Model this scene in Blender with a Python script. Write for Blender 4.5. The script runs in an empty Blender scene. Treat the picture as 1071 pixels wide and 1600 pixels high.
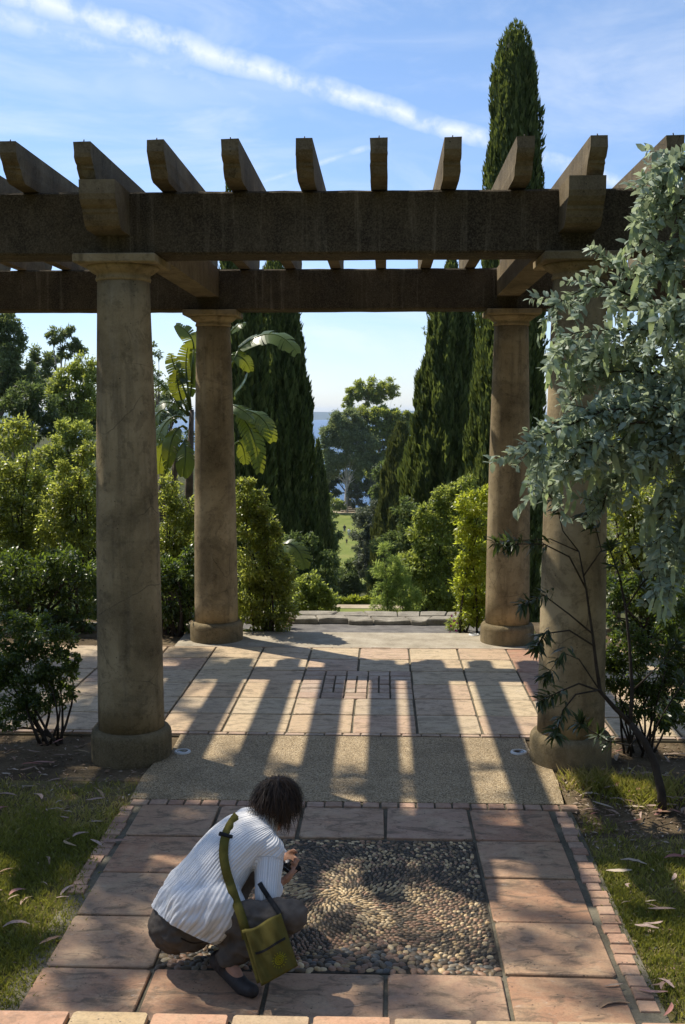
import bpy, bmesh, math, random
import numpy as np
from mathutils import Vector, Matrix, noise as mnoise
from mathutils.bvhtree import BVHTree

rng = np.random.default_rng(7)
random.seed(7)
S = bpy.context.scene
COL = S.collection
R = math.radians

# ------------------------------------------------------------------ camera, sky, sun, exposure
FPX, CAMX, CAMH, YAW, PITCH = 1704.2, 0.238, 2.437, 0.0379, 0.0915
cam = bpy.data.cameras.new('camera_view')
cam.sensor_fit = 'VERTICAL'
cam.sensor_height = 36.0
cam.lens = FPX / 1600.0 * 36.0
cam.clip_start = 0.05
cam.clip_end = 40000
cam_ob = bpy.data.objects.new('camera_view', cam)
COL.objects.link(cam_ob)
cam_ob.location = (CAMX, 0, CAMH)
cam_ob.rotation_euler = (R(90) - PITCH, 0, YAW)
S.camera = cam_ob

SUN_K, SUN_M = 0.415, 0.592          # metres a shadow moves towards the camera / to the right per metre of height
SUN_TO = Vector((-SUN_M, SUN_K, 1.0)).normalized()
sun = bpy.data.lights.new('sun', 'SUN')
sun.energy = 5.0
sun.angle = R(0.53)
sun.color = (1.0, 0.92, 0.79)
sun_ob = bpy.data.objects.new('sun', sun)
COL.objects.link(sun_ob)
sun_ob.rotation_euler = (-SUN_TO).to_track_quat('-Z', 'Y').to_euler()
sun_ob.location = (-20, 14, 33)

S.view_settings.view_transform = 'Standard'
S.view_settings.look = 'None'
S.view_settings.gamma = 1.0
S.view_settings.use_curve_mapping = False
S.view_settings.exposure = 0.32
S.cycles.max_bounces = 8
S.cycles.diffuse_bounces = 3
S.cycles.transparent_max_bounces = 8
S.cycles.volume_bounces = 2
S.cycles.sample_clamp_indirect = 6.0


def ray(u, v):
    """direction in the place through pixel (u, v) of the 1071 x 1600 photograph"""
    x = (u - 535.5) / FPX
    up = -(v - 800) / FPX
    cp, sp = math.cos(PITCH), math.sin(PITCH)
    yc = cp + up * sp
    zc = -sp + up * cp
    c, s = math.cos(YAW), math.sin(YAW)
    return Vector((x * c - yc * s, x * s + yc * c, zc))


def at(u, v, Y):
    d = ray(u, v)
    t = Y / d.y
    return Vector((CAMX + d.x * t, Y, CAMH + d.z * t))


def on(u, v, z=0.0):
    d = ray(u, v)
    t = (z - CAMH) / d.z
    return Vector((CAMX + d.x * t, d.y * t, z))


def px(n, Y):
    return n / FPX * Y


# ------------------------------------------------------------------ node helpers
def node(nt, typ, ins=None, **props):
    n = nt.nodes.new(typ)
    for k, v in props.items():
        setattr(n, k, v)
    for k, v in (ins or {}).items():
        s = n.inputs[k]
        if isinstance(v, bpy.types.NodeSocket):
            nt.links.new(v, s)
        else:
            if s.type == 'RGBA' and hasattr(v, '__len__') and len(v) == 3:
                v = (*v, 1)
            s.default_value = v
    return n


def math_n(nt, op, a, b=0.0, c=None, clamp=False):
    ins = {0: a, 1: b}
    if c is not None:
        ins[2] = c
    return node(nt, 'ShaderNodeMath', ins, operation=op, use_clamp=clamp).outputs[0]


def mixc(nt, f, a, b, mode='MIX'):
    n = node(nt, 'ShaderNodeMix', {0: f, 6: a, 7: b}, data_type='RGBA', blend_type=mode)
    return n.outputs[2]


def mrange(nt, v, a, b, lo=0.0, hi=1.0, smooth=True):
    return node(nt, 'ShaderNodeMapRange', {0: v, 1: a, 2: b, 3: lo, 4: hi},
                interpolation_type='SMOOTHSTEP' if smooth else 'LINEAR').outputs[0]


def ramp(nt, f, stops, interp='LINEAR'):
    n = node(nt, 'ShaderNodeValToRGB', {0: f})
    e = n.color_ramp
    e.interpolation = interp
    while len(e.elements) < len(stops):
        e.elements.new(0.5)
    for el, (p, c) in zip(e.elements, stops):
        el.position = p
        el.color = (*c, 1)
    return n.outputs[0]


def noise(nt, vec, scale, detail=4, rough=0.55, dist=0.0):
    return node(nt, 'ShaderNodeTexNoise', {'Vector': vec, 'Scale': scale, 'Detail': detail, 'Roughness': rough, 'Distortion': dist}).outputs[0]


def scaled(nt, vec, s):
    return node(nt, 'ShaderNodeVectorMath', {0: vec, 1: s}, operation='MULTIPLY').outputs[0]


# ------------------------------------------------------------------ the sky
W = bpy.data.worlds.new('World')
S.world = W
W.use_nodes = True
nt = W.node_tree
nt.nodes.clear()
sky = node(nt, 'ShaderNodeTexSky', sky_type='NISHITA', sun_disc=False)
sky.sun_elevation = math.asin(SUN_TO.z)
sky.sun_rotation = math.atan2(SUN_TO.x, SUN_TO.y)
sky.altitude = 60
sky.air_density = 1.0
sky.dust_density = 0.25
sky.ozone_density = 2.0
dirv = node(nt, 'ShaderNodeTexCoord').outputs['Generated']


def trail(p, q, w0, w1, amp, nsc, seed):
    """an aircraft trail: a band along the great circle through two directions"""
    a, b = ray(*p).normalized(), ray(*q).normalized()
    n = a.cross(b).normalized()
    t = (b - a).normalized()
    d = node(nt, 'ShaderNodeVectorMath', {0: dirv, 1: n}, operation='DOT_PRODUCT').outputs['Value']
    s = node(nt, 'ShaderNodeVectorMath', {0: dirv, 1: t}, operation='DOT_PRODUCT').outputs['Value']
    sh = node(nt, 'ShaderNodeVectorMath', {0: dirv, 1: (seed, seed * 1.7, 0)}, operation='ADD').outputs[0]
    nz = noise(nt, sh, nsc, 6, 0.65)
    d = math_n(nt, 'ADD', d, math_n(nt, 'MULTIPLY', math_n(nt, 'SUBTRACT', nz, 0.5), amp))
    sa, sb = a.dot(t), b.dot(t)
    wid = mrange(nt, s, sa, sb, w0, w1, False)
    m = math_n(nt, 'SUBTRACT', 1.0, math_n(nt, 'DIVIDE', math_n(nt, 'ABSOLUTE', d), wid), clamp=True)
    m = math_n(nt, 'POWER', m, 0.8)
    nz2 = noise(nt, sh, nsc * 2.2, 5, 0.6)
    return math_n(nt, 'MULTIPLY', m, mrange(nt, nz2, 0.32, 0.62, 0.2, 1.0)), s, sa, sb


col = sky.outputs[0]
m1, s_, sa, sb = trail((30, -10), (975, 285), 0.0155, 0.0075, 0.013, 16, 1.0)
m1 = math_n(nt, 'MULTIPLY', m1, 0.85)
m2, s_, sa, sb = trail((0, 26), (680, 240), 0.0135, 0.005, 0.012, 15, 4.0)
m2 = math_n(nt, 'MULTIPLY', math_n(nt, 'MULTIPLY', m2, mrange(nt, s_, sb + 0.0, sa - 0.05, 0.0, 0.7)), 0.8)
m3, s_, sa, sb = trail((415, 283), (580, 228), 0.003, 0.0035, 0.002, 14, 7.0)
m3 = math_n(nt, 'MULTIPLY', m3, math_n(nt, 'MULTIPLY', mrange(nt, s_, sa - 0.03, sa + 0.02), mrange(nt, s_, sb + 0.03, sb - 0.005)))
m3 = math_n(nt, 'MULTIPLY', m3, 0.5)
wv = scaled(nt, dirv, (2.2, 3.4, 7.0))
wisp = noise(nt, wv, 1.6, 7, 0.62, 0.8)
m4 = mrange(nt, wisp, 0.42, 0.80, 0.0, 0.42)
wisp2 = noise(nt, scaled(nt, dirv, (1.0, 1.6, 5.0)), 2.3, 5, 0.6, 1.2)
m5 = mrange(nt, wisp2, 0.42, 0.78, 0.0, 0.34)
tot = math_n(nt, 'ADD', math_n(nt, 'MAXIMUM', m1, m2), m3)
tot = math_n(nt, 'MAXIMUM', tot, math_n(nt, 'MAXIMUM', m4, m5), clamp=True)
SKYTINT = (0.93, 0.985, 1.06)
col = mixc(nt, 1.0, col, SKYTINT, 'MULTIPLY')
el = node(nt, 'ShaderNodeSeparateXYZ', {0: dirv}).outputs[2]
low = mrange(nt, el, 0.0, 0.42, 1.0, 0.0)
col = mixc(nt, low, col, mixc(nt, 1.0, col, (0.87, 0.89, 1.07), 'MULTIPLY'))
col = mixc(nt, tot, col, (6.6, 7.0, 7.5))
bg = node(nt, 'ShaderNodeBackground', {'Color': col, 'Strength': 0.126})
out = node(nt, 'ShaderNodeOutputWorld', {'Surface': bg.outputs[0]})


# ------------------------------------------------------------------ object helpers
def link(name, me, mat=None, parent=None, loc=None):
    o = bpy.data.objects.new(name, me)
    COL.objects.link(o)
    if mat is not None and me is not None and not me.materials:
        me.materials.append(mat)
    if parent is not None:
        o.parent = parent
    if loc is not None:
        o.location = loc
    return o


def tag(o, label=None, cat=None, group=None, kind=None):
    if label:
        o['label'] = label
    if cat:
        o['category'] = cat
    if group:
        o['group'] = group
    if kind:
        o['kind'] = kind
    return o


def thing(name, label, cat, loc=(0, 0, 0), group=None, kind=None):
    o = bpy.data.objects.new(name, None)
    o.empty_display_size = 0.2
    COL.objects.link(o)
    o.location = loc
    return tag(o, label, cat, group, kind)


def mesh_np(name, V, F, tint=None, smooth=False, mat=None, attrs=None):
    """V (n,3) array, F (m,k) array of equal sided faces"""
    me = bpy.data.meshes.new(name)
    V = np.ascontiguousarray(V, dtype=np.float32)
    F = np.ascontiguousarray(F, dtype=np.int32)
    k = F.shape[1]
    me.vertices.add(len(V))
    me.vertices.foreach_set('co', V.ravel())
    me.loops.add(F.size)
    me.loops.foreach_set('vertex_index', F.ravel())
    me.polygons.add(len(F))
    me.polygons.foreach_set('loop_start', np.arange(0, F.size, k, dtype=np.int32))
    me.polygons.foreach_set('loop_total', np.full(len(F), k, dtype=np.int32))
    if smooth:
        me.polygons.foreach_set('use_smooth', np.ones(len(F), dtype=bool))
    if tint is not None:
        a = me.attributes.new('tint', 'FLOAT', 'POINT')
        a.data.foreach_set('value', np.ascontiguousarray(tint, dtype=np.float32))
    for an, val in (attrs or {}).items():
        if val.ndim == 2:
            a = me.attributes.new(an, 'FLOAT_COLOR', 'POINT')
            a.data.foreach_set('color', np.ascontiguousarray(val, dtype=np.float32).ravel())
        else:
            a = me.attributes.new(an, 'FLOAT', 'POINT')
            a.data.foreach_set('value', np.ascontiguousarray(val, dtype=np.float32))
    me.update(calc_edges=True)
    if mat:
        me.materials.append(mat)
    return me


class MB:
    """collects verts / faces of one mesh object"""

    def __init__(self):
        self.v, self.f, self.s = [], [], []

    def add(self, vs, fs, smooth=False):
        b = len(self.v)
        self.v += [tuple(x) for x in vs]
        self.f += [tuple(i + b for i in f) for f in fs]
        self.s += [smooth] * len(fs)

    def box(self, lo, hi, bev=0.0):
        x0, y0, z0 = lo
        x1, y1, z1 = hi
        if bev <= 0:
            vs = [(x, y, z) for z in (z0, z1) for y in (y0, y1) for x in (x0, x1)]
            self.add(vs, [(0, 2, 3, 1), (4, 5, 7, 6), (0, 1, 5, 4), (2, 6, 7, 3), (0, 4, 6, 2), (1, 3, 7, 5)])
            return
        bm = bmesh.new()
        bmesh.ops.create_cube(bm, size=1.0)
        for v in bm.verts:
            v.co = Vector(((x0 + x1) / 2 + v.co.x * (x1 - x0), (y0 + y1) / 2 + v.co.y * (y1 - y0), (z0 + z1) / 2 + v.co.z * (z1 - z0)))
        bmesh.ops.bevel(bm, geom=bm.edges[:], offset=bev, segments=1, affect='EDGES', profile=0.5)
        bm.verts.index_update()
        self.add([v.co for v in bm.verts], [[v.index for v in f.verts] for f in bm.faces])
        bm.free()

    def prism(self, poly, axis_lo, axis_hi, conv, inset=0.0):
        """extrude a polygon of (a, b) from axis_lo to axis_hi; conv(a, b, t) gives the point"""
        n = len(poly)
        vs = [conv(a, b, axis_lo) for a, b in poly] + [conv(a, b, axis_hi) for a, b in poly]
        fs = [tuple(range(n - 1, -1, -1)), tuple(range(n, 2 * n))]
        fs += [(i, (i + 1) % n, n + (i + 1) % n, n + i) for i in range(n)]
        self.add(vs, fs)

    def lathe(self, prof, seg=48, c=(0, 0), smooth=True, caps=True):
        n = len(prof)
        vs = []
        for r, z in prof:
            for k in range(seg):
                a = 2 * math.pi * k / seg
                vs.append((c[0] + r * math.cos(a), c[1] + r * math.sin(a), z))
        fs = []
        for i in range(n - 1):
            for k in range(seg):
                fs.append((i * seg + k, i * seg + (k + 1) % seg, (i + 1) * seg + (k + 1) % seg, (i + 1) * seg + k))
        self.add(vs, fs, smooth)
        if caps:
            b = len(self.v) - len(vs)
            self.f.append(tuple(b + k for k in range(seg - 1, -1, -1)))
            self.s.append(False)
            self.f.append(tuple(b + (n - 1) * seg + k for k in range(seg)))
            self.s.append(False)

    def tube(self, pts, rad, seg=7, smooth=True):
        pts = [Vector(p) for p in pts]
        if not hasattr(rad, '__len__'):
            rad = [rad] * len(pts)
        n = len(pts)
        vs = []
        prev = None
        for i, p in enumerate(pts):
            t = (pts[min(i + 1, n - 1)] - pts[max(i - 1, 0)])
            if t.length < 1e-9:
                t = Vector((0, 0, 1))
            t.normalize()
            if prev is None:
                a = t.orthogonal().normalized()
            else:
                a = (prev - t * prev.dot(t))
                a = a.normalized() if a.length > 1e-6 else t.orthogonal().normalized()
            prev = a
            b = t.cross(a)
            for k in range(seg):
                an = 2 * math.pi * k / seg
                vs.append(p + (a * math.cos(an) + b * math.sin(an)) * rad[i])
        fs = []
        for i in range(n - 1):
            for k in range(seg):
                fs.append((i * seg + k, i * seg + (k + 1) % seg, (i + 1) * seg + (k + 1) % seg, (i + 1) * seg + k))
        fs.append(tuple(range(seg - 1, -1, -1)))
        fs.append(tuple((n - 1) * seg + k for k in range(seg)))
        self.add(vs, fs, smooth)

    def mesh(self, name, mat=None, off=None):
        me = bpy.data.meshes.new(name)
        v = self.v if off is None else [(a - off[0], b - off[1], c - off[2]) for a, b, c in self.v]
        me.from_pydata(v, [], self.f)
        me.polygons.foreach_set('use_smooth', self.s)
        me.update()
        if mat:
            me.materials.append(mat)
        return me

    def obj(self, name, mat, parent=None, off=None, loc=None):
        return link(name, self.mesh(name, mat, off), None, parent, loc)


# ------------------------------------------------------------------ materials
def new_mat(name):
    m = bpy.data.materials.new(name)
    m.use_nodes = True
    m.node_tree.nodes.clear()
    return m, m.node_tree


def finish(nt, shader):
    node(nt, 'ShaderNodeOutputMaterial', {'Surface': shader})


def pos(nt):
    return node(nt, 'ShaderNodeNewGeometry').outputs['Position']


def bump(nt, h, strength=0.5, dist=0.01):
    return node(nt, 'ShaderNodeBump', {'Height': h, 'Strength': strength, 'Distance': dist}).outputs[0]


def principled(nt, col, rough=0.8, spec=0.3, normal=None, **kw):
    ins = {'Base Color': col, 'Roughness': rough, 'Specular IOR Level': spec}
    if normal is not None:
        ins['Normal'] = normal
    ins.update(kw)
    return node(nt, 'ShaderNodeBsdfPrincipled', ins).outputs[0]


def m_plain(name, col, rough=0.7, spec=0.3, nscale=30, namp=0.25, bstr=0.2, bscale=120, metal=0.0):
    m, nt = new_mat(name)
    p = pos(nt)
    n = noise(nt, p, nscale, 5)
    lo = tuple(c * (1 - namp) for c in col)
    hi = tuple(min(1, c * (1 + namp)) for c in col)
    c = ramp(nt, n, [(0.3, lo), (0.7, hi)])
    b = bump(nt, noise(nt, p, bscale, 3), bstr, 0.002)
    finish(nt, principled(nt, c, rough, spec, b, Metallic=metal))
    return m


def m_concrete(name, stops, streak=(0.07, 0.06, 0.045), streak_f=0.7, wash=0.6):
    m, nt = new_mat(name)
    p = pos(nt)
    big = noise(nt, p, 1.7, 6, 0.62, 0.3)
    c = ramp(nt, big, stops)
    st = noise(nt, scaled(nt, p, (7, 7, 0.7)), 1.0, 5, 0.6)
    c = mixc(nt, mrange(nt, st, 0.50, 0.72, 0.0, streak_f), c, streak)
    wsh = noise(nt, scaled(nt, p, (9, 9, 0.45)), 1.3, 6, 0.65, 0.4)
    c = mixc(nt, mrange(nt, wsh, 0.54, 0.72, 0.0, 0.55 * wash), c, mixc(nt, 0.5, c, (0.42, 0.36, 0.26)))
    blot = noise(nt, p, 4.2, 8, 0.72, 0.8)
    c = mixc(nt, mrange(nt, blot, 0.53, 0.60, 0.0, 0.55), c, mixc(nt, 0.65, c, streak))
    crk = node(nt, 'ShaderNodeTexVoronoi', {'Vector': mixc(nt, 0.12, p, node(nt, 'ShaderNodeTexNoise', {'Vector': p, 'Scale': 3.0, 'Detail': 4.0}).outputs['Color']), 'Scale': 1.6}, feature='DISTANCE_TO_EDGE').outputs['Distance']
    ck = math_n(nt, 'MULTIPLY', mrange(nt, crk, 0.0, 0.006, 1.0, 0.0), mrange(nt, noise(nt, p, 1.1, 3), 0.5, 0.62))
    c = mixc(nt, math_n(nt, 'MULTIPLY', ck, 0.6), c, (0.03, 0.025, 0.018))
    fine = noise(nt, p, 95, 4, 0.75)
    c = mixc(nt, mrange(nt, fine, 0.38, 0.70, 0.0, 0.75), c, mixc(nt, 0.3, c, (0.42, 0.35, 0.24)))
    mid = noise(nt, p, 14, 5, 0.65)
    c = mixc(nt, mrange(nt, mid, 0.52, 0.68, 0.0, 0.35), c, (0.045, 0.035, 0.022))
    pore = node(nt, 'ShaderNodeTexVoronoi', {'Vector': p, 'Scale': 26.0}, feature='F1').outputs['Distance']
    pm = math_n(nt, 'MULTIPLY', mrange(nt, pore, 0.05, 0.16, 1.0, 0.0), mrange(nt, noise(nt, p, 5, 2), 0.52, 0.6))
    c = mixc(nt, math_n(nt, 'MULTIPLY', pm, 0.8), c, (0.03, 0.025, 0.02))
    h = math_n(nt, 'ADD', math_n(nt, 'MULTIPLY', fine, 0.6), math_n(nt, 'SUBTRACT', mid, pm))
    finish(nt, principled(nt, c, 0.92, 0.15, bump(nt, h, 0.6, 0.006)))
    return m


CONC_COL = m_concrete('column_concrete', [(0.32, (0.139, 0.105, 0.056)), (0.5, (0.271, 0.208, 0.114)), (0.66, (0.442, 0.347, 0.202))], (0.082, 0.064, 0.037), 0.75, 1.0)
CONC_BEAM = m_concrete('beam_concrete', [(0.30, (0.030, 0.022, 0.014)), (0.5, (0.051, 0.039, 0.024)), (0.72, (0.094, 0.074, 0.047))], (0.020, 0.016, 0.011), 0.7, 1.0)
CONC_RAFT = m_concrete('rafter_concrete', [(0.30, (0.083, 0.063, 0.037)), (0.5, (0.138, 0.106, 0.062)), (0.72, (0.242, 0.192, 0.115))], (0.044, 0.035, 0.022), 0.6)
CONC_BASE = m_concrete('plinth_concrete', [(0.30, (0.088, 0.067, 0.035)), (0.5, (0.156, 0.120, 0.063)), (0.7, (0.275, 0.210, 0.116))], (0.069, 0.058, 0.031), 0.7)
IRON = m_plain('rusty_iron', (0.06, 0.04, 0.03), 0.7)


def m_tile(name, stops, dirt=0.8):
    m, nt = new_mat(name)
    p = pos(nt)
    rnd = node(nt, 'ShaderNodeObjectInfo').outputs['Random']
    c = ramp(nt, rnd, stops)
    sh = node(nt, 'ShaderNodeCombineXYZ', {0: math_n(nt, 'MULTIPLY', rnd, 37.0), 1: math_n(nt, 'MULTIPLY', rnd, 17.0), 2: 0.0}).outputs[0]
    q = node(nt, 'ShaderNodeVectorMath', {0: p, 1: sh}, operation='ADD').outputs[0]
    n1 = noise(nt, q, 4.5, 7, 0.68, 0.6)
    c = mixc(nt, mrange(nt, n1, 0.42, 0.66, 0.0, 0.55), c, mixc(nt, 0.5, c, (0.52, 0.42, 0.25)))
    n2 = noise(nt, scaled(nt, q, (1.0, 2.2, 1)), 5.5, 8, 0.72, 1.0)
    c = mixc(nt, math_n(nt, 'MULTIPLY', mrange(nt, n2, 0.47, 0.64), dirt), c, mixc(nt, 0.8, c, (0.085, 0.070, 0.048)))
    n4 = noise(nt, scaled(nt, q, (2.0, 5.0, 1)), 6.0, 8, 0.7, 1.5)
    c = mixc(nt, mrange(nt, n4, 0.58, 0.70, 0.0, 0.45), c, (0.46, 0.41, 0.34))
    n3 = noise(nt, q, 75, 5, 0.75)
    c = mixc(nt, mrange(nt, n3, 0.42, 0.68, 0.0, 0.55), c, mixc(nt, 0.6, c, (0.16, 0.11, 0.075)))
    n5 = noise(nt, q, 13, 6, 0.72, 0.4)
    c = mixc(nt, mrange(nt, n5, 0.50, 0.66, 0.0, 0.5), c, mixc(nt, 0.55, c, (0.10, 0.08, 0.055)))
    c = mixc(nt, mrange(nt, n5, 0.44, 0.32, 0.0, 0.35), c, mixc(nt, 0.5, c, (0.56, 0.45, 0.32)))
    pore = node(nt, 'ShaderNodeTexVoronoi', {'Vector': q, 'Scale': 42.0}, feature='F1').outputs['Distance']
    pm = math_n(nt, 'MULTIPLY', mrange(nt, pore, 0.10, 0.22, 1.0, 0.0), mrange(nt, noise(nt, q, 7, 3), 0.50, 0.62))
    c = mixc(nt, math_n(nt, 'MULTIPLY', pm, 0.85), c, (0.03, 0.025, 0.02))
    h = math_n(nt, 'SUBTRACT', math_n(nt, 'ADD', math_n(nt, 'MULTIPLY', n1, 2.0), math_n(nt, 'MULTIPLY', n3, 0.4)), pm)
    finish(nt, principled(nt, c, mrange(nt, n2, 0.3, 0.7, 0.5, 0.8), 0.35, bump(nt, h, 0.5, 0.004)))
    return m


TILE = m_tile('terracotta', [(0.0, (0.318, 0.167, 0.096)), (0.25, (0.391, 0.216, 0.121)), (0.5, (0.350, 0.225, 0.138)), (0.75, (0.424, 0.257, 0.150)), (1.0, (0.329, 0.203, 0.141))], 0.85)
TILEW = m_tile('pale_terracotta', [(0.0, (0.498, 0.353, 0.214)), (0.25, (0.561, 0.436, 0.267)), (0.5, (0.498, 0.338, 0.223)), (0.75, (0.582, 0.465, 0.294)), (1.0, (0.455, 0.348, 0.231))], 0.6)
TILE_RED = m_tile('red_terracotta', [(0.0, (0.36, 0.19, 0.12)), (1.0, (0.44, 0.24, 0.15))], 0.5)
BRICK = m_tile('small_brick', [(0.0, (0.336, 0.188, 0.120)), (0.5, (0.460, 0.275, 0.177)), (1.0, (0.398, 0.259, 0.187))], 0.5)
TREAD = m_tile('step_terracotta', [(0.0, (0.466, 0.265, 0.160)), (0.4, (0.530, 0.294, 0.176)), (0.6, (0.488, 0.353, 0.176)), (1.0, (0.445, 0.304, 0.210))], 0.35)


def m_ground(name, stops, scale=3.0, fscale=60, bstr=0.6, bdist=0.02, rough=0.95):
    m, nt = new_mat(name)
    p = pos(nt)
    n1 = noise(nt, p, scale, 8, 0.65)
    n2 = noise(nt, p, fscale, 5, 0.7)
    f = math_n(nt, 'ADD', math_n(nt, 'MULTIPLY', n1, 0.65), math_n(nt, 'MULTIPLY', n2, 0.35))
    c = ramp(nt, f, stops)
    finish(nt, principled(nt, c, rough, 0.1, bump(nt, n2, bstr, bdist)))
    return m


SOIL = m_ground('mulchy_soil', [(0.35, (0.05, 0.038, 0.025)), (0.5, (0.115, 0.085, 0.05)), (0.65, (0.20, 0.155, 0.095))], 2.5, 70)
TURF = m_ground('turf_soil', [(0.35, (0.07, 0.060, 0.026)), (0.5, (0.14, 0.12, 0.05)), (0.65, (0.25, 0.195, 0.105))], 2.0, 90)
TERRAIN = m_ground('wooded_earth', [(0.35, (0.035, 0.045, 0.018)), (0.5, (0.07, 0.075, 0.03)), (0.65, (0.13, 0.115, 0.06))], 0.5, 8, 0.5, 0.1)
LAWN = m_ground('mown_lawn', [(0.3, (0.10, 0.135, 0.03)), (0.5, (0.16, 0.19, 0.045)), (0.7, (0.27, 0.25, 0.09))], 0.22, 3, 0.5, 0.05)
MORTAR = m_ground('mortar', [(0.35, (0.07, 0.062, 0.045)), (0.5, (0.14, 0.125, 0.09)), (0.65, (0.22, 0.195, 0.14))], 5, 90, 0.5, 0.006)
DARKMORT = m_ground('mosaic_mortar', [(0.35, (0.03, 0.026, 0.02)), (0.6, (0.09, 0.078, 0.06))], 8, 90, 0.5, 0.006)
PALE = m_ground('pale_stone', [(0.32, (0.22, 0.19, 0.14)), (0.5, (0.36, 0.315, 0.24)), (0.66, (0.48, 0.43, 0.34))], 4, 55, 0.6, 0.008)
GREYGRIT = m_ground('grey_grit', [(0.35, (0.09, 0.085, 0.08)), (0.5, (0.16, 0.15, 0.14)), (0.65, (0.24, 0.225, 0.20))], 6, 140, 0.8, 0.006)
STONE = m_ground('weathered_stone', [(0.32, (0.13, 0.115, 0.09)), (0.5, (0.26, 0.235, 0.19)), (0.66, (0.40, 0.36, 0.29))], 5, 45, 0.7, 0.012)
SANDPATH = m_ground('sandy_path', [(0.35, (0.30, 0.24, 0.16)), (0.65, (0.45, 0.37, 0.26))], 1, 10)


def m_aggregate():
    m, nt = new_mat('exposed_aggregate')
    p = pos(nt)
    v = node(nt, 'ShaderNodeTexVoronoi', {'Vector': p, 'Scale': 170.0}, feature='F1')
    r1 = node(nt, 'ShaderNodeSeparateColor', {0: v.outputs['Color']}).outputs[0]
    c = ramp(nt, r1, [(0.0, (0.095, 0.067, 0.037)), (0.3, (0.246, 0.180, 0.095)), (0.65, (0.388, 0.287, 0.161)), (0.92, (0.492, 0.386, 0.239)), (1.0, (0.587, 0.494, 0.354))])
    big = noise(nt, p, 2.5, 6, 0.65)
    c = mixc(nt, mrange(nt, big, 0.45, 0.7, 0.0, 0.55), c, (0.15, 0.112, 0.062))
    h = math_n(nt, 'SUBTRACT', 1.0, v.outputs['Distance'])
    finish(nt, principled(nt, c, 0.75, 0.3, bump(nt, h, 0.7, 0.004)))
    return m


AGG = m_aggregate()


def m_leaf(name, cols, trans, rough=0.45, spec=0.4, tf=0.4, sheen=None):
    """cols: stops along the per leaf tint"""
    m, nt = new_mat(name)
    t = node(nt, 'ShaderNodeAttribute', attribute_name='tint').outputs['Fac']
    c = ramp(nt, t, cols)
    tc = mixc(nt, t, tuple(x * 0.55 for x in trans), trans)
    d = principled(nt, c, rough, spec)
    tr = node(nt, 'ShaderNodeBsdfTranslucent', {'Color': tc}).outputs[0]
    finish(nt, node(nt, 'ShaderNodeMixShader', {0: tf, 1: d, 2: tr}).outputs[0])
    return m


def m_leaf_obj(name, cols, trans, rough=0.45, spec=0.4, tf=0.4):
    """same for leaves that are objects of their own: the tint comes from the object"""
    m, nt = new_mat(name)
    t = node(nt, 'ShaderNodeObjectInfo').outputs['Random']
    c = ramp(nt, t, cols)
    p = pos(nt)
    c = mixc(nt, mrange(nt, noise(nt, p, 60, 3), 0.4, 0.7, 0.0, 0.3), c, tuple(x * 0.5 for x in cols[0][1]))
    d = principled(nt, c, rough, spec)
    tr = node(nt, 'ShaderNodeBsdfTranslucent', {'Color': trans}).outputs[0]
    finish(nt, node(nt, 'ShaderNodeMixShader', {0: tf, 1: d, 2: tr}).outputs[0])
    return m


G_CYP = m_leaf('cypress_spray', [(0, (0.042, 0.064, 0.022)), (0.5, (0.107, 0.144, 0.046)), (1, (0.252, 0.278, 0.094))], (0.297, 0.366, 0.072), 0.65, 0.2, 0.33)
G_CYPB = m_leaf('cypress_spray_olive', [(0, (0.058, 0.079, 0.028)), (0.6, (0.122, 0.146, 0.049)), (1, (0.274, 0.259, 0.097))], (0.202, 0.230, 0.055), 0.65, 0.2, 0.3)
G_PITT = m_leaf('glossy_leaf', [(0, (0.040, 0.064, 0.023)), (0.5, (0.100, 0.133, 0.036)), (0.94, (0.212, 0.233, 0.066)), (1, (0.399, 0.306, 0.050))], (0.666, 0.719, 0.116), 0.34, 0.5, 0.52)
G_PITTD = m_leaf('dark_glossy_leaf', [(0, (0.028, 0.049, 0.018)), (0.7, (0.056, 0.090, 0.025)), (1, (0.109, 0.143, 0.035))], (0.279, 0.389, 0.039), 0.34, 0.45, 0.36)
G_LIME = m_leaf('lime_leaf', [(0, (0.103, 0.144, 0.020)), (0.6, (0.184, 0.224, 0.031)), (1, (0.299, 0.310, 0.055))], (0.782, 0.851, 0.077), 0.38, 0.45, 0.52)
G_HEDGE = m_leaf('hedge_leaf', [(0, (0.049, 0.077, 0.024)), (0.5, (0.123, 0.165, 0.043)), (1, (0.261, 0.289, 0.084))], (0.632, 0.716, 0.121), 0.42, 0.4, 0.5)
G_FEATH = m_leaf('feathery_leaf', [(0, (0.110, 0.158, 0.048)), (0.6, (0.179, 0.241, 0.076)), (1, (0.289, 0.344, 0.124))], (0.635, 0.773, 0.166), 0.55, 0.3, 0.5)
G_EUC = m_leaf('eucalyptus_leaf', [(0, (0.075, 0.105, 0.047)), (0.6, (0.133, 0.171, 0.070)), (1, (0.238, 0.267, 0.116))], (0.402, 0.491, 0.139), 0.5, 0.3, 0.42)
G_EUCY = m_leaf('sunny_canopy_leaf', [(0, (0.100, 0.140, 0.041)), (0.6, (0.185, 0.236, 0.061)), (1, (0.339, 0.362, 0.103))], (0.678, 0.753, 0.121), 0.5, 0.3, 0.46)
G_PINE = m_leaf('pine_needle', [(0, (0.131, 0.164, 0.071)), (0.6, (0.218, 0.255, 0.116)), (1, (0.328, 0.364, 0.171))], (0.437, 0.524, 0.182), 0.6, 0.2, 0.35)
G_DARKBUSH = m_leaf('far_bush_leaf', [(0, (0.049, 0.076, 0.032)), (0.6, (0.089, 0.124, 0.049)), (1, (0.169, 0.203, 0.078))], (0.297, 0.392, 0.095), 0.55, 0.25, 0.38)
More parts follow.
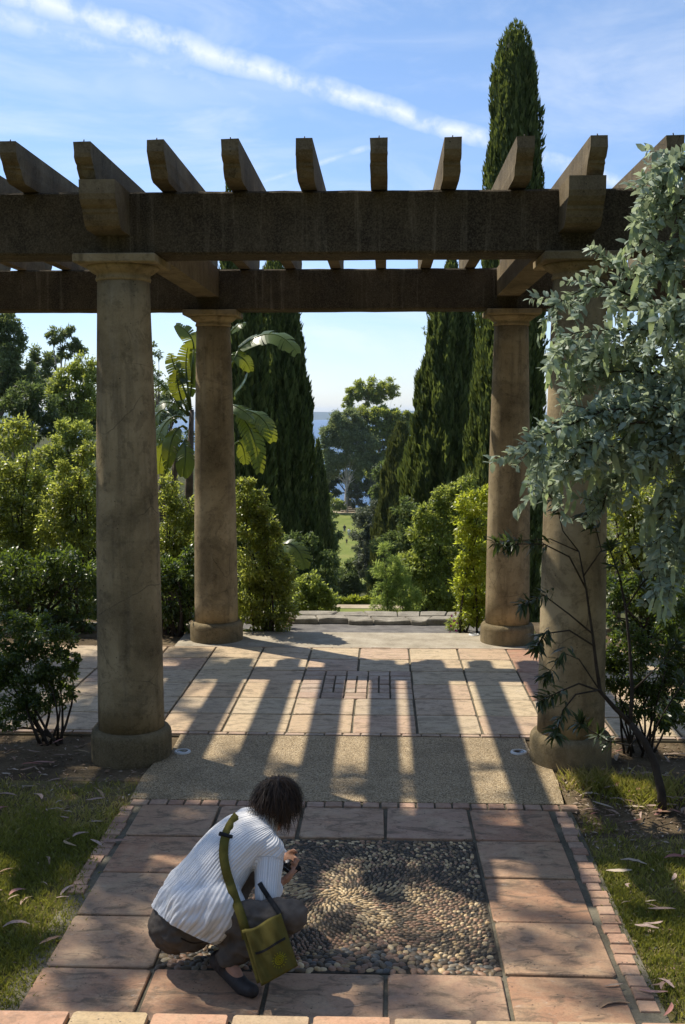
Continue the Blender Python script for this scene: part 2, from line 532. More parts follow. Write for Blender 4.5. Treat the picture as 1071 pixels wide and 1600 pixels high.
G_GREYBUSH = m_leaf('grey_bush_leaf', [(0, (0.078, 0.094, 0.060)), (0.6, (0.120, 0.138, 0.090)), (1, (0.192, 0.204, 0.132))], (0.168, 0.204, 0.096), 0.55, 0.3, 0.3)
G_ACAC = m_leaf('silver_leaf', [(0, (0.210, 0.277, 0.210)), (0.6, (0.323, 0.398, 0.307)), (1, (0.480, 0.555, 0.435))], (0.510, 0.600, 0.360), 0.5, 0.4, 0.4)
G_ACACO = m_leaf_obj('silver_leaf_single', [(0, (0.225, 0.292, 0.217)), (0.6, (0.345, 0.420, 0.323)), (1, (0.495, 0.570, 0.450))], (0.510, 0.600, 0.360), 0.48, 0.4, 0.4)
G_POD = m_leaf_obj('wattle_pod', [(0, (0.270, 0.345, 0.210)), (0.6, (0.375, 0.465, 0.285)), (1, (0.495, 0.585, 0.405))], (0.510, 0.630, 0.270), 0.5, 0.4, 0.38)
G_OLEF = m_leaf('narrow_foliage', [(0, (0.025, 0.040, 0.016)), (0.7, (0.045, 0.068, 0.026)), (1, (0.085, 0.11, 0.035))], (0.14, 0.20, 0.04), 0.36, 0.5, 0.3)
G_OLEA = m_leaf_obj('narrow_leaf', [(0, (0.025, 0.040, 0.016)), (0.7, (0.045, 0.068, 0.026)), (1, (0.085, 0.11, 0.035))], (0.14, 0.20, 0.04), 0.36, 0.5, 0.3)
G_STREL = m_leaf_obj('paddle_leaf', [(0, (0.041, 0.073, 0.020)), (0.6, (0.061, 0.103, 0.026)), (1, (0.091, 0.138, 0.031))], (0.408, 0.433, 0.035), 0.30, 0.55, 0.38)
BARK = m_plain('grey_bark', (0.13, 0.105, 0.08), 0.9, 0.1, 9, 0.5, 0.8, 40)
BARKD = m_plain('dark_bark', (0.055, 0.045, 0.036), 0.9, 0.1, 12, 0.4, 0.8, 60)
BARKW = m_plain('white_bark', (0.50, 0.46, 0.40), 0.85, 0.1, 3, 0.35, 0.4, 20)
GRASS = m_leaf('grass_blade', [(0, (0.115, 0.130, 0.026)), (0.45, (0.203, 0.208, 0.043)), (0.8, (0.338, 0.286, 0.090)), (1, (0.486, 0.364, 0.168))], (0.432, 0.442, 0.060), 0.5, 0.3, 0.35)


# ------------------------------------------------------------------ the ground, the sea and the far shore
def smooth(a, b, x):
    t = np.clip((x - a) / (b - a), 0, 1)
    return t * t * (3 - 2 * t)


PY = [-90, -50, -25, -8, 0.5, 3.0, 12.75, 13.1, 16, 36, 39, 43.5, 60, 100, 150, 162, 225, 262, 330, 480, 700, 20000]
PZ = [34, 26, 15, 5.2, 0.75, -.055, -.055, -0.5, -1.2, -5.0, -5.32, -5.32, -8.6, -15.6, -19.6, -19.7, -18.6, -20.5, -34, -64, -75, -75]  # the unseen rise behind the camera is added to block low sky light


def gz(x, y):
    x = np.asarray(x, float)
    y = np.asarray(y, float)
    z = np.interp(y, PY, PZ)
    side = np.interp(np.abs(x + 0.02 * y), [0, 6, 14, 28, 70, 140, 400], [0, 0, 4.0, 11.5, 17, 20, 22])
    return z + side * smooth(13, 45, y) * (1 - smooth(240, 470, y))


def gzf(x, y):
    return float(gz(x, y))


def grid_mesh(name, xs, ys, zf, mat):
    X, Y = np.meshgrid(xs, ys)
    Z = zf(X, Y)
    V = np.stack([X, Y, Z], -1).reshape(-1, 3)
    nx, ny = len(xs), len(ys)
    i = np.arange(nx * ny).reshape(ny, nx)
    F = np.stack([i[:-1, :-1], i[:-1, 1:], i[1:, 1:], i[1:, :-1]], -1).reshape(-1, 4)
    return mesh_np(name, V, F, smooth=True, mat=mat)


xs = np.unique(np.concatenate([np.linspace(-12, 12, 49), np.linspace(-140, 140, 57), np.linspace(-7000, 7000, 29)]))
ys = np.unique(np.concatenate([np.linspace(-8, 20, 57), [0.5, 3.0, -50, -90, -40, -15], np.linspace(20, 270, 84), np.linspace(270, 800, 30), np.linspace(800, 10500, 12), [-25, 12.75, 13.1]]))
tag(link('ground', grid_mesh('ground', xs, ys, gz, TERRAIN)), kind='structure')

m, nt = new_mat('sea_water')
p = pos(nt)
h = noise(nt, scaled(nt, p, (0.05, 0.012, 1)), 1.0, 6, 0.6)
c = mixc(nt, noise(nt, scaled(nt, p, (0.0015, 0.004, 1)), 1.0, 4), (0.012, 0.05, 0.13), (0.03, 0.09, 0.19))
finish(nt, principled(nt, c, 0.35, 0.25, bump(nt, h, 1.0, 2.0)))
SEA = m
tag(link('sea', grid_mesh('sea', np.linspace(-7000, 7000, 15), np.array([380, 800, 1600, 3200, 6400, 9300]), lambda X, Y: X * 0 - 60, SEA)), kind='structure')


def hillz(X, Y):
    t = (Y - 8700) / 1700
    n = np.vectorize(lambda a, b: mnoise.fractal(Vector((a * 0.0011, b * 0.0011, 3.0)), 0.8, 2.0, 5))(X, Y)
    h = np.sin(np.clip(t, 0, 1) * math.pi) ** 0.6 * (62 + 14 * n)
    return -61 + np.where((t <= 0) | (t >= 1), 0, h)


tag(link('hills', grid_mesh('hills', np.linspace(-6900, 6900, 110), np.linspace(8700, 10400, 14), hillz, m_ground('far_wood', [(0.3, (0.03, 0.045, 0.02)), (0.7, (0.07, 0.08, 0.045))], 0.01, 0.1, 0.2, 1)), ), kind='structure')

# the lawn at the bottom of the alley, and the terrace half way down
lx = np.linspace(-14, 3, 12)
tag(link('lawn', grid_mesh('lawn', lx, np.linspace(120, 226, 40), lambda X, Y: gz(X, Y) + 0.10, LAWN)), kind='structure')
tag(link('lower_terrace_lawn', grid_mesh('lower_terrace_lawn', np.linspace(-3.2, 2.2, 8), np.linspace(39.2, 42.2, 6), lambda X, Y: gz(X, Y) + 0.08, LAWN)), kind='structure')
tag(link('lower_terrace_path', grid_mesh('lower_terrace_path', np.linspace(-3.2, 2.2, 8), np.linspace(42.2, 43.0, 4), lambda X, Y: gz(X, Y) + 0.10, SANDPATH)), kind='structure')
tag(link('sandy_path', grid_mesh('sandy_path', np.linspace(-16, 6, 8), np.linspace(226, 233, 4), lambda X, Y: gz(X, Y) + 0.12, SANDPATH)), kind='structure')


# ------------------------------------------------------------------ paving
def sheet(name, x0, x1, y0, y1, z, mat, parent=None, poly=None, thick=0.06):
    b = MB()
    pl = poly or [(x0, y0), (x1, y0), (x1, y1), (x0, y1)]
    b.prism(pl, z - thick, z, lambda a, c, t: (a, c, t))
    return b.obj(name, mat, parent)


def slab_mesh(name, mat, seed, bev=0.009, jit=0.007, h=0.022):
    """a 1 x 1 slab with clipped, slightly uneven edges, top at z = 0"""
    r = random.Random(seed)
    pts = []
    for (sx, sy) in ((-1, -1), (1, -1), (1, 1), (-1, 1)):
        k = 0.016 + r.random() * 0.022
        a, c = (sx * (0.5 - k), sy * 0.5), (sx * 0.5, sy * (0.5 - k))
        pair = [a, c] if sx * sy < 0 else [c, a]
        pts += pair
    pts = [(x + r.uniform(-jit, jit), y + r.uniform(-jit, jit)) for x, y in pts]
    n = len(pts)
    vs = [(x, y, -h) for x, y in pts] + [(x, y, -h * 0.20) for x, y in pts]
    vs += [(x * (1 - 2 * bev), y * (1 - 2 * bev), 0) for x, y in pts]
    fs = []
    for lv in (0, 1):
        for i in range(n):
            fs.append((lv * n + i, lv * n + (i + 1) % n, (lv + 1) * n + (i + 1) % n, (lv + 1) * n + i))
    fs.append(tuple(2 * n + i for i in range(n)))
    me = bpy.data.meshes.new(name)
    me.from_pydata(vs, [], fs)
    me.update()
    me.materials.append(mat)
    return me


TILES = [slab_mesh('tile', TILE, k) for k in range(5)]
BRICKW = m_tile('pale_small_brick', [(0.0, (0.40, 0.27, 0.185)), (0.5, (0.47, 0.33, 0.235)), (1.0, (0.43, 0.335, 0.25))], 0.5)
BRICKSW = [slab_mesh('brick', BRICKW, 60 + k, 0.03, 0.018) for k in range(4)]
TILESW = [slab_mesh('tile', TILEW, 40 + k) for k in range(5)]
TILESR = [slab_mesh('red_tile', TILE_RED, k) for k in range(3)]
BRICKS = [slab_mesh('brick', BRICK, 10 + k, 0.03, 0.018) for k in range(4)]
TREADS = [slab_mesh('tread_tile', TREAD, 20 + k) for k in range(4)]


def lay(name, pool, x0, x1, y0, y1, parent, z=0.0, gap=0.012, par_loc=(0, 0, 0), warp=0.0025):
    me = random.choice(pool)
    o = bpy.data.objects.new(name, me)
    COL.objects.link(o)
    o.parent = parent
    o.location = ((x0 + x1) / 2 - par_loc[0], (y0 + y1) / 2 - par_loc[1], z + random.uniform(-0.0025, 0.0025) - par_loc[2])
    g = gap
    o.scale = (x1 - x0 - g, y1 - y0 - g, 1)
    o.rotation_euler = (random.uniform(-1, 1) * warp, random.uniform(-1, 1) * warp, random.choice((0, math.pi)) + random.uniform(-0.004, 0.004))
    return o


# front path: mortar bed, tiles round the mosaic, bricks along the edges
MX, M0, M1 = 0.765, 4.56, 6.06
path = sheet('front_path', -1.36, 1.40, 3.90, 6.67, -0.014, MORTAR)
tag(path, kind='structure')
tx = [-1.265, -MX, -0.255, 0.255, MX, 1.265]
for j, (y0, y1) in enumerate(((6.06, 6.555), (5.56, 6.06), (5.06, 5.56), (4.56, 5.06), (4.07, 4.56))):
    for i in range(5):
        if 1 <= j <= 3 and 1 <= i <= 3:
            continue
        dx = 0.0
        lay('tile', TILES, tx[i] + dx, tx[i + 1], y0, y1, path, gap=0.021)
x = -1.345
while x < 1.36:
    w = 0.112 + random.uniform(-0.006, 0.006)
    lay('brick', BRICKS, x, x + w, 6.563, 6.655, path, gap=0.012)
    x += w
for sx, ylow in ((1, 4.3), (-1, 5.35)):
    y = 6.55
    while y > ylow:
        d = 0.095 + random.uniform(-0.006, 0.006)
        a, b_ = sorted((sx * 1.285, sx * 1.385))
        lay('brick', BRICKS, a + random.uniform(-.008, .008), b_ + random.uniform(-.018, .008), y - d, y, path, z=-0.005, gap=0.010, warp=0.012)
        y -= d

# exposed aggregate strip between the front columns
strip = sheet('gravel_strip', 0, 0, 0, 0, -0.004, AGG, poly=[(-1.36, 6.668), (1.37, 6.668), (1.40, 7.10), (1.40, 7.45), (1.30, 7.72), (1.30, 8.05), (-1.30, 8.05), (-1.29, 7.66), (-1.36, 7.40), (-1.38, 7.1)])
tag(strip, kind='structure')

# the cross walk under the pergola
walk = sheet('pergola_walk', -7.0, 5.6, 8.055, 11.16, -0.014, MORTAR, thick=0.10)
tag(walk, kind='structure')
WY0 = 8.13
for i in range(-14, 11):
    for j in range(6):
        x0, x1 = i * 0.5, i * 0.5 + 0.5
        y0, y1 = WY0 + j * 0.5, WY0 + j * 0.5 + 0.5
        if -0.51 < x0 and x1 < 0.51 and j in (2, 3):
            continue
        red = i == 3 and j > 1
        lay('tile', TILESR if red else TILESW, x0, x1, y0, y1, walk, gap=0.017)
x = -3.6
while x < 2.6:
    w = 0.148 + random.uniform(-0.01, 0.01)
    lay('brick', BRICKSW, x, x + w, 8.062, 8.125, walk, gap=0.011)
    x += w
x = -3.0
while x < 2.2:
    w = 0.21 + random.uniform(-0.012, 0.012)
    lay('brick', BRICKSW, x, x + w, 11.132, 11.158, walk, gap=0.008)
    x += w
# the small brick panel in the middle of the walk
bx0, by0 = -0.5, WY0 + 1.0
for c in range(5):
    x0, x1 = bx0 + c * 0.2, bx0 + c * 0.2 + 0.2
    lay('brick', BRICKSW, x0, x1, by0, by0 + 0.19, walk, gap=0.012)
    lay('brick', BRICKSW, x0, x1, by0 + 0.81, by0 + 1.0, walk, gap=0.012)
    for r_ in range(4):
        ya, yb = by0 + 0.19 + r_ * 0.155, by0 + 0.19 + (r_ + 1) * 0.155
        if c in (1, 2, 3):
            lay('brick', BRICKSW, x0, x0 + 0.1, ya, yb, walk, gap=0.015)
            lay('brick', BRICKSW, x0 + 0.1, x1, ya, yb, walk, gap=0.015)
        else:
            lay('brick', BRICKSW, x0, x1, ya, yb, walk, gap=0.015)

# behind the walk: pale strip, grey landing, flagstone coping at the head of the stairs
tag(sheet('pale_strip', -1.95, 1.95, 11.162, 11.95, -0.004, PALE, thick=0.12), kind='structure')
tag(sheet('grey_landing', -1.5, 1.7, 11.952, 12.60, -0.035, GREYGRIT, thick=0.03), kind='structure')
cop = tag(sheet('stair_head', -1.35, 1.45, 12.60, 13.06, -0.012, STONE, thick=0.6), kind='structure')
r = random.Random(5)
for (ya, yb, fx) in ((12.555, 12.80, [-1.4, -1.02, -0.55, -0.21, 0.10, 0.52, 0.79, 1.12, 1.5]), (12.803, 13.09, [-1.4, -0.80, -0.33, 0.02, 0.41, 0.68, 1.00, 1.5])):
    jit = [r.uniform(-.05, .05) for _ in fx]
    for q in range(len(fx) - 1):
        a, b_ = fx[q], fx[q + 1]
        front = ya == 12.555
        e0 = r.uniform(-.045, .03) if front else 0
        pl = [(a + jit[q] + .004, ya + e0), ((a + b_) / 2 + r.uniform(-.05, .05), ya + e0 + (r.uniform(-.03, .02) if front else 0)), (b_ + jit[q + 1] - .006, ya + e0 + (r.uniform(-.02, .02) if front else 0)),
              (b_ - jit[q + 1] * .5 - .006, yb - .005), ((a + b_) / 2, yb - .006), (a - jit[q] * .5 + .004, yb - .005)]
        zt = 0.026 + r.uniform(-.012, .012)
        n = len(pl)
        cx_, cy_ = sum(p_[0] for p_ in pl) / n, sum(p_[1] for p_ in pl) / n
        k = MB()
        vs = [(x_, y_, -0.030) for x_, y_ in pl] + [(x_, y_, zt - .012) for x_, y_ in pl] + [(cx_ + (x_ - cx_) * .95, cy_ + (y_ - cy_) * .93, zt + r.uniform(-.006, .006)) for x_, y_ in pl]
        fs = [(lv * n + i, lv * n + (i + 1) % n, (lv + 1) * n + (i + 1) % n, (lv + 1) * n + i) for lv in (0, 1) for i in range(n)] + [tuple(2 * n + i for i in range(n))]
        k.add(vs, fs)
        k.obj('flagstone', STONE, cop)
kerb = tag(sheet('stone_kerb', -3.9, -1.95, 12.03, 12.16, 0.05, STONE, thick=0.25), kind='structure')
kerb2 = tag(sheet('stone_kerb', 2.3, 4.4, 12.03, 12.16, 0.04, STONE, thick=0.25), kind='structure')

# the step the picture is taken from, its nose at the bottom edge
step = tag(sheet('step', -3.2, 3.4, 3.45, 3.94, 0.125, MORTAR, thick=0.30), kind='structure')
x = -3.1
while x < 3.3:
    lay('tread_tile', TREADS, x, x + 0.307, 3.64, 3.955, step, z=0.15, gap=0.016)
    x += 0.307
x = -3.1
while x < 3.3:
    lay('tread_tile', TREADS, x, x + 0.307, 3.46, 3.635, step, z=0.15, gap=0.016)
    x += 0.307
for k_ in range(3):
    tag(sheet('step', -3.2, 3.4, 2.6 - k_ * 0.42, 3.44 - k_ * 0.42 if k_ == 0 else 2.6 - (k_ - 1) * 0.42 - 0.002, 0.30 + 0.15 * k_, MORTAR, thick=0.6), kind='structure')

# planting beds and lawns beside the path
tag(sheet('left_lawn', -7.0, -1.362, 3.6, 7.05, -0.03, TURF, thick=0.02), kind='structure')
tag(sheet('left_bed', 0, 0, 0, 0, -0.028, SOIL, thick=0.02, poly=[(-7, 7.052), (-1.385, 7.052), (-1.362, 7.4), (-1.30, 7.66), (-1.302, 8.05), (-7, 8.05)]), kind='structure')
tag(sheet('right_lawn', 1.402, 6.0, 3.6, 6.2, -0.03, TURF, thick=0.02), kind='structure')
tag(sheet('right_bed', 0, 0, 0, 0, -0.028, SOIL, thick=0.02, poly=[(1.402, 6.202), (6, 6.202), (6, 8.05), (1.302, 8.05), (1.302, 7.72), (1.402, 7.45)]), kind='structure')
tag(sheet('rear_bed', -8.0, -1.96, 11.165, 12.74, -0.03, SOIL, thick=0.02), kind='structure')
tag(sheet('rear_bed', 1.96, 6.0, 11.165, 12.74, -0.03, SOIL, thick=0.02), kind='structure')

# ------------------------------------------------------------------ pebble mosaic
m, nt = new_mat('pebble')
att = node(nt, 'ShaderNodeAttribute', attribute_name='stone').outputs['Color']
p = pos(nt)
c = mixc(nt, mrange(nt, noise(nt, p, 90, 4, 0.7), 0.35, 0.7, 0.0, 0.45), att, mixc(nt, 0.5, att, (0.10, 0.085, 0.065)))
finish(nt, principled(nt, c, 0.5, 0.4, bump(nt, noise(nt, p, 160, 3), 0.2, 0.002)))
PEB = m
m, nt = new_mat('pebble_single')
att = node(nt, 'ShaderNodeObjectInfo').outputs['Color']
p = pos(nt)
c = mixc(nt, mrange(nt, noise(nt, p, 90, 4, 0.7), 0.35, 0.7, 0.0, 0.45), att, mixc(nt, 0.5, att, (0.10, 0.085, 0.065)))
finish(nt, principled(nt, c, 0.5, 0.4, bump(nt, noise(nt, p, 160, 3), 0.2, 0.002)))
PEB1 = m

mosaic = tag(sheet('pebble_mosaic', -MX + 0.004, MX - 0.004, M0 + 0.006, M1 - 0.006, -0.009, DARKMORT, thick=0.004), kind='structure')


def pebble_template(seed):
    r = random.Random(seed)
    seg = 8
    vs = []
    for rr, zz in ((1.0, -0.1), (0.86, 0.55)):
        for k_ in range(seg):
            a = 2 * math.pi * k_ / seg
            q = rr * (1 + r.uniform(-0.12, 0.12))
            vs.append((q * math.cos(a), q * math.sin(a), zz))
    vs.append((0, 0, 0.95))
    fs = []
    for k_ in range(seg):
        k2 = (k_ + 1) % seg
        fs += [(k_, k2, seg + k2), (k_, seg + k2, seg + k_), (seg + k_, seg + k2, 2 * seg)]
    return np.array(vs), np.array(fs)


PT = [pebble_template(s) for s in range(6)]
CB = np.array((0.03, 5.33))
cell = 0.04
gridc = {}
acc = []
pr = random.Random(11)


def zone(x, y):
    dx, dy = x - CB[0], y - CB[1]
    rr, th = math.hypot(dx, dy), math.atan2(dy, dx)
    big = max(0, (4.86 + 0.10 * math.sin(x * 7) - y) / 0.3)
    edge = max(0, (abs(x) - 0.62) / 0.14, (y - 5.92) / 0.14)
    sp = 0.0180 + 0.009 * min(1, big) + 0.004 * min(1, edge)
    return rr, th, big, edge, sp


for _ in range(110000):
    x, y = pr.uniform(-MX + .02, MX - .02), pr.uniform(M0 + .02, M1 - .02)
    rr, th, big, edge, sp = zone(x, y)
    sp *= pr.uniform(0.86, 1.14)
    gx, gy = int(x / cell + 100), int(y / cell)
    ok = True
    for a in (-1, 0, 1):
        for b_ in (-1, 0, 1):
            for (qx, qy, qs) in gridc.get((gx + a, gy + b_), ()):
                if (qx - x) ** 2 + (qy - y) ** 2 < (0.5 * (sp + qs)) ** 2:
                    ok = False
                    break
            if not ok:
                break
        if not ok:
            break
    if ok:
        gridc.setdefault((gx, gy), []).append((x, y, sp))
        acc.append((x, y, sp, rr, th, big, edge))
LIGHT = [(0.54, 0.43, 0.27), (0.62, 0.52, 0.35), (0.46, 0.36, 0.21), (0.40, 0.30, 0.17)]
DARK = [(0.066, 0.052, 0.036), (0.11, 0.088, 0.058), (0.046, 0.040, 0.031), (0.16, 0.125, 0.08)]
BROWN = [(0.26, 0.165, 0.11), (0.31, 0.20, 0.14), (0.22, 0.16, 0.11)]
BLUE = [(0.095, 0.105, 0.115), (0.14, 0.145, 0.14), (0.20, 0.18, 0.145)]
peb = []
for (x, y, sp, rr, th, big, edge) in acc:
    swirl = math.sin(5 * th + 9.0 * rr + 0.6)
    if big > 0.35:
        pal = pr.choice([LIGHT, DARK, BLUE, DARK, BROWN, BROWN])
        ang, el, wd = pr.uniform(0, math.pi), pr.uniform(0.75, 1.15), 0.62
    elif rr < 0.62:
        if rr < 0.10:
            pal = LIGHT
        elif swirl > 0.15:
            pal = DARK if pr.random() < 0.75 else BROWN
        else:
            pal = LIGHT if pr.random() < (0.8 if rr < 0.4 else 0.45) else (BROWN if pr.random() < .6 else DARK)
        if rr > 0.42 and y < CB[1] and pr.random() < .5:
            pal = BROWN
        ang, el, wd = th + 0.55 + pr.uniform(-.15, .15), pr.uniform(0.80, 1.0), pr.uniform(0.36, 0.46)
        if swirl <= 0.15 and rr > .3:
            el, wd = 0.66, 0.52
    else:
        pal = DARK if pr.random() < 0.55 else (LIGHT if pr.random() < .55 else BROWN)
        ang, el, wd = th + 1.3 + pr.uniform(-.5, .5), pr.uniform(0.6, 0.85), pr.uniform(0.42, 0.56)
    cc = np.array(pr.choice(pal)) * pr.uniform(0.72, 1.15) * np.array((1.10, 0.99, 0.82))
    peb.append((x, y, sp * el, sp * wd, ang, sp * pr.uniform(0.34, 0.52), cc))
# show size: near and big first
order = sorted(range(len(peb)), key=lambda i: -(peb[i][2] * peb[i][3]) / peb[i][1] ** 2)
singles = set(order[:290])
PM = []
for k_, (tv, tf) in enumerate(PT):
    PM.append(mesh_np('pebble', tv, tf, smooth=True, mat=PEB1))
VV, FF, CC = [], [], []
nb = 0
for i, (x, y, a, b_, ang, hh, cc) in enumerate(peb):
    k_ = i % 6
    if i in singles:
        o = link('pebble', PM[k_], None, mosaic, (x, y, -0.010))
        o.scale = (a, b_, hh)
        o.rotation_euler = (0, 0, ang)
        o.color = (*cc, 1)
    else:
        tv, tf = PT[k_]
        c_, s_n = math.cos(ang), math.sin(ang)
        lx_, ly_ = tv[:, 0] * a, tv[:, 1] * b_
        VV.append(np.stack([x + lx_ * c_ - ly_ * s_n, y + lx_ * s_n + ly_ * c_, -0.010 + tv[:, 2] * hh], -1))
        FF.append(tf + nb)
        nb += len(tv)
        CC.append(np.tile(np.append(cc, 1.0), (len(tv), 1)))
tag(link('small_pebbles', mesh_np('small_pebbles', np.concatenate(VV), np.concatenate(FF), smooth=True, mat=PEB, attrs={'stone': np.concatenate(CC)}), None, mosaic), kind='stuff')

# ------------------------------------------------------------------ the pergola
CX, YF, YR = 1.56, 7.57, 11.55
perg = thing('pergola', 'weathered concrete pergola on four round columns across the tiled walk', 'pergola', (0, YF, 0))
PO = (0, YF, 0)


def m_of(fn):
    k = MB()
    fn(k)
    return k


shaft_prof = []
for i in range(15):
    t = i / 14
    rr = 0.233 - 0.056 * t + 0.010 * math.sin(t * math.pi)
    shaft_prof.append((rr, 0.19 + t * (3.335 - 0.19)))
cap_prof = [(0.172, 3.325), (0.186, 3.330), (0.190, 3.345), (0.183, 3.358), (0.182, 3.372), (0.200, 3.380), (0.222, 3.395), (0.240, 3.412), (0.247, 3.426), (0.235, 3.430)]
base_prof = [(0.282, -0.14), (0.284, 0.0), (0.284, 0.145), (0.279, 0.172), (0.266, 0.190), (0.246, 0.200), (0.2, 0.200)]
kk = MB(); kk.lathe(shaft_prof, 64); ME_SHAFT = kk.mesh('column', CONC_COL)
kk = MB(); kk.lathe(base_prof, 64); ME_BASE = kk.mesh('plinth', CONC_BASE)
kk = MB(); kk.lathe(cap_prof, 64); kk.box((-0.278, -0.278, 3.428), (0.278, 0.278, 3.488), 0.008); ME_CAP = kk.mesh('capital', CONC_COL)
col_lab = {(-1, 0): 'large front column left of the path', (1, 0): 'front column half hidden by silver leaves', (-1, 1): 'rear column in front of the paddle leaved plant', (1, 1): 'rear column beside the lime green shrub'}
for j, y in enumerate((YF, YR)):
    for sx in (-1, 1):
        c_ = link('column', ME_SHAFT, None, perg, (sx * CX, y - YF, 0))
        c_.rotation_euler = (0, 0, random.uniform(0, 6))
        c_['label'] = col_lab[(sx, j)]
        q = link('plinth', ME_BASE, None, c_, (0, 0, 0))
        q = link('capital', ME_CAP, None, c_, (0, 0, 0))
        q.rotation_euler = (0, 0, -c_.rotation_euler.z)
for y, nm in ((YF, 'front beam on the two front columns'), (YR, 'rear beam on the two rear columns')):
    k = MB()
    prb = [(-.175, 3.504), (-.161, 3.490), (.161, 3.490), (.175, 3.504), (.175, 3.888), (.161, 3.902), (-.161, 3.902), (-.175, 3.888)]
    rb_ = random.Random(int(y))
    nx_ = 90
    vs_ = []
    for i in range(nx_ + 1):
        x_ = -6.5 + 13.0 * i / nx_
        for a_, b_ in prb:
            chip = rb_.uniform(0, .016) if rb_.random() < .10 else 0
            vs_.append((x_ + rb_.uniform(-.02, .02), a_ * (1 - chip * 2) + rb_.uniform(-.003, .003), b_ + rb_.uniform(-.0028, .0028)))
    fs_ = [(i * 8 + q, i * 8 + (q + 1) % 8, (i + 1) * 8 + (q + 1) % 8, (i + 1) * 8 + q) for i in range(nx_) for q in range(8)]
    fs_ += [tuple(range(7, -1, -1)), tuple(nx_ * 8 + q for q in range(8))]
    k.add(vs_, fs_)
    # break up the long straight arrises a little
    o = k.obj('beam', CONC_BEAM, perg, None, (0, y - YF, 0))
    o['label'] = nm
# far columns of the same pergola carry on to both sides, out of the picture
for sx in (-1, 1):
    for y in (YF, YR):
        c_ = link('column', ME_SHAFT, None, perg, (sx * (CX + 3.6), y - YF, 0))
        link('plinth', ME_BASE, None, c_, (0, 0, 0))
        link('capital', ME_CAP, None, c_, (0, 0, 0))


def rafter_profile(y0, y1, zb, zt):
    d = zt - zb
    f = [(y0, zt), (y0, zt - .30 * d), (y0 + .012, zt - .42 * d), (y0 + .035, zt - .52 * d), (y0 + .068, zt - .59 * d), (y0 + .072, zt - .66 * d), (y0 + .085, zt - .70 * d),
         (y0 + .10, zt - .82 * d), (y0 + .125, zt - .93 * d), (y0 + .17, zb)]
    b_ = [(y0 + y1 - a, c) for a, c in reversed(f)]
    return f + b_


RZ0, RZ1, RY0, RY1 = 3.905, 4.135, 6.98, 12.30
raf_x = [-4.47, -4.0, -3.535, -3.07, -2.602, -2.140, -1.672, -1.203, -0.734, -0.267, 0.200, 0.660, 1.112, 1.560, 2.030, 2.50, 2.965, 3.43, 3.9]
pf = rafter_profile(RY0, RY1, RZ0, RZ1)
RM = []
for s in range(4):
    r = random.Random(s)
    k = MB()
    n = len(pf)
    w = 0.054
    rows = []
    for sx in (-1, 1):
        rows.append([(sx * (w + r.uniform(-.003, .003)), y - YF + (0.006 * r.uniform(-1, 1)), z + r.uniform(-.002, .003)) for y, z in pf])
    vs = rows[0] + rows[1]
    fs = [tuple(range(n)), tuple(range(2 * n - 1, n - 1, -1))] + [(i, n + i, n + (i + 1) % n, (i + 1) % n) for i in range(n)]
    k.add(vs, fs)
    RM.append(k.mesh('rafter', CONC_RAFT))
kk = MB(); kk.tube([(0, 0, 0), (0, 0, .022)], .004, 5); kk.tube([(-.02, 0, 0.001), (.02, 0, 0.001)], .003, 4); ME_PIN = kk.mesh('pin', IRON)
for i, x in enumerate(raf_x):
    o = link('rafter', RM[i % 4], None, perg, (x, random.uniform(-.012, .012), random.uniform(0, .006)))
    for yy in (RY0 + .05, RY1 - .05):
        q = link('pin', ME_PIN, None, o, (0.0, yy - YF, RZ1 + .001))
        q.rotation_euler = (random.uniform(-.2, .2), random.uniform(-.2, .2), random.uniform(0, 3))
# cross beams over the columns, with moulded ends under the rafters
pc = [(y, z) for y, z in rafter_profile(7.0, 12.1, 3.615, 3.9035)]
for x in (-1.585, 1.50, -5.2, 5.1):
    k = MB()
    k.prism(pc, x - 0.115, x + 0.115, lambda a, b_, t: (t, a - YF, b_))
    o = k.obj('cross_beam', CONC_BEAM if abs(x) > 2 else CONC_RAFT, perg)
    if abs(x) < 2:
        o['label'] = 'cross beam over the left columns' if x < 0 else 'cross beam over the right columns'

# ------------------------------------------------------------------ ground lights
WHITE = m_plain('white_metal', (0.62, 0.62, 0.60), 0.4, 0.5, 40, 0.1)
GLASS = m_plain('dark_lamp_glass', (0.03, 0.035, 0.04), 0.12, 0.6, 40, 0.1, 0.0)
for (x, y, lb) in ((-1.205, 7.62, 'round white rimmed ground light beside the large front column'), (1.215, 7.70, 'round white rimmed ground light beside the leaf covered front column'),
                   (1.235, 11.86, 'small ground light on the pale strip beside the rear right column')):
    t = thing('ground_light', lb, 'ground light', (x, y, -.004), 'ground lights set flush beside the columns')
    k = MB(); k.lathe([(0.040, 0.006), (0.040, 0.010), (0.045, 0.013), (0.056, 0.010), (0.060, 0.004), (0.060, -0.01)], 32, caps=False); k.obj('rim', WHITE, t)
    k = MB(); k.lathe([(0.0405, -0.01), (0.0405, 0.007), (0.030, 0.0085), (0.001, 0.009)], 32); k.obj('lens', GLASS, t)


# ------------------------------------------------------------------ plants
def unit(a):
    return a / np.maximum(np.linalg.norm(a, axis=-1, keepdims=True), 1e-9)


def rand_dir(n):
    return unit(rng.normal(size=(n, 3)))


LEAF6 = (np.array([(0, 0, 0), (.28, .46, .05), (.68, .40, .03), (1, 0, -.10), (.68, -.40, .03), (.28, -.46, .05)]), np.array([(0, 1, 5), (1, 2, 4), (1, 4, 5), (2, 3, 4)]))
LEAF4 = (np.array([(0, 0, 0), (.45, .5, .06), (1, 0, -.05), (.45, -.5, .06)]), np.array([(0, 1, 2), (0, 2, 3)]))
LEAFL = (np.array([(0, 0, 0), (.35, .5, .04), (1, .02, -.08), (.35, -.5, .04)]), np.array([(0, 1, 2), (0, 2, 3)]))


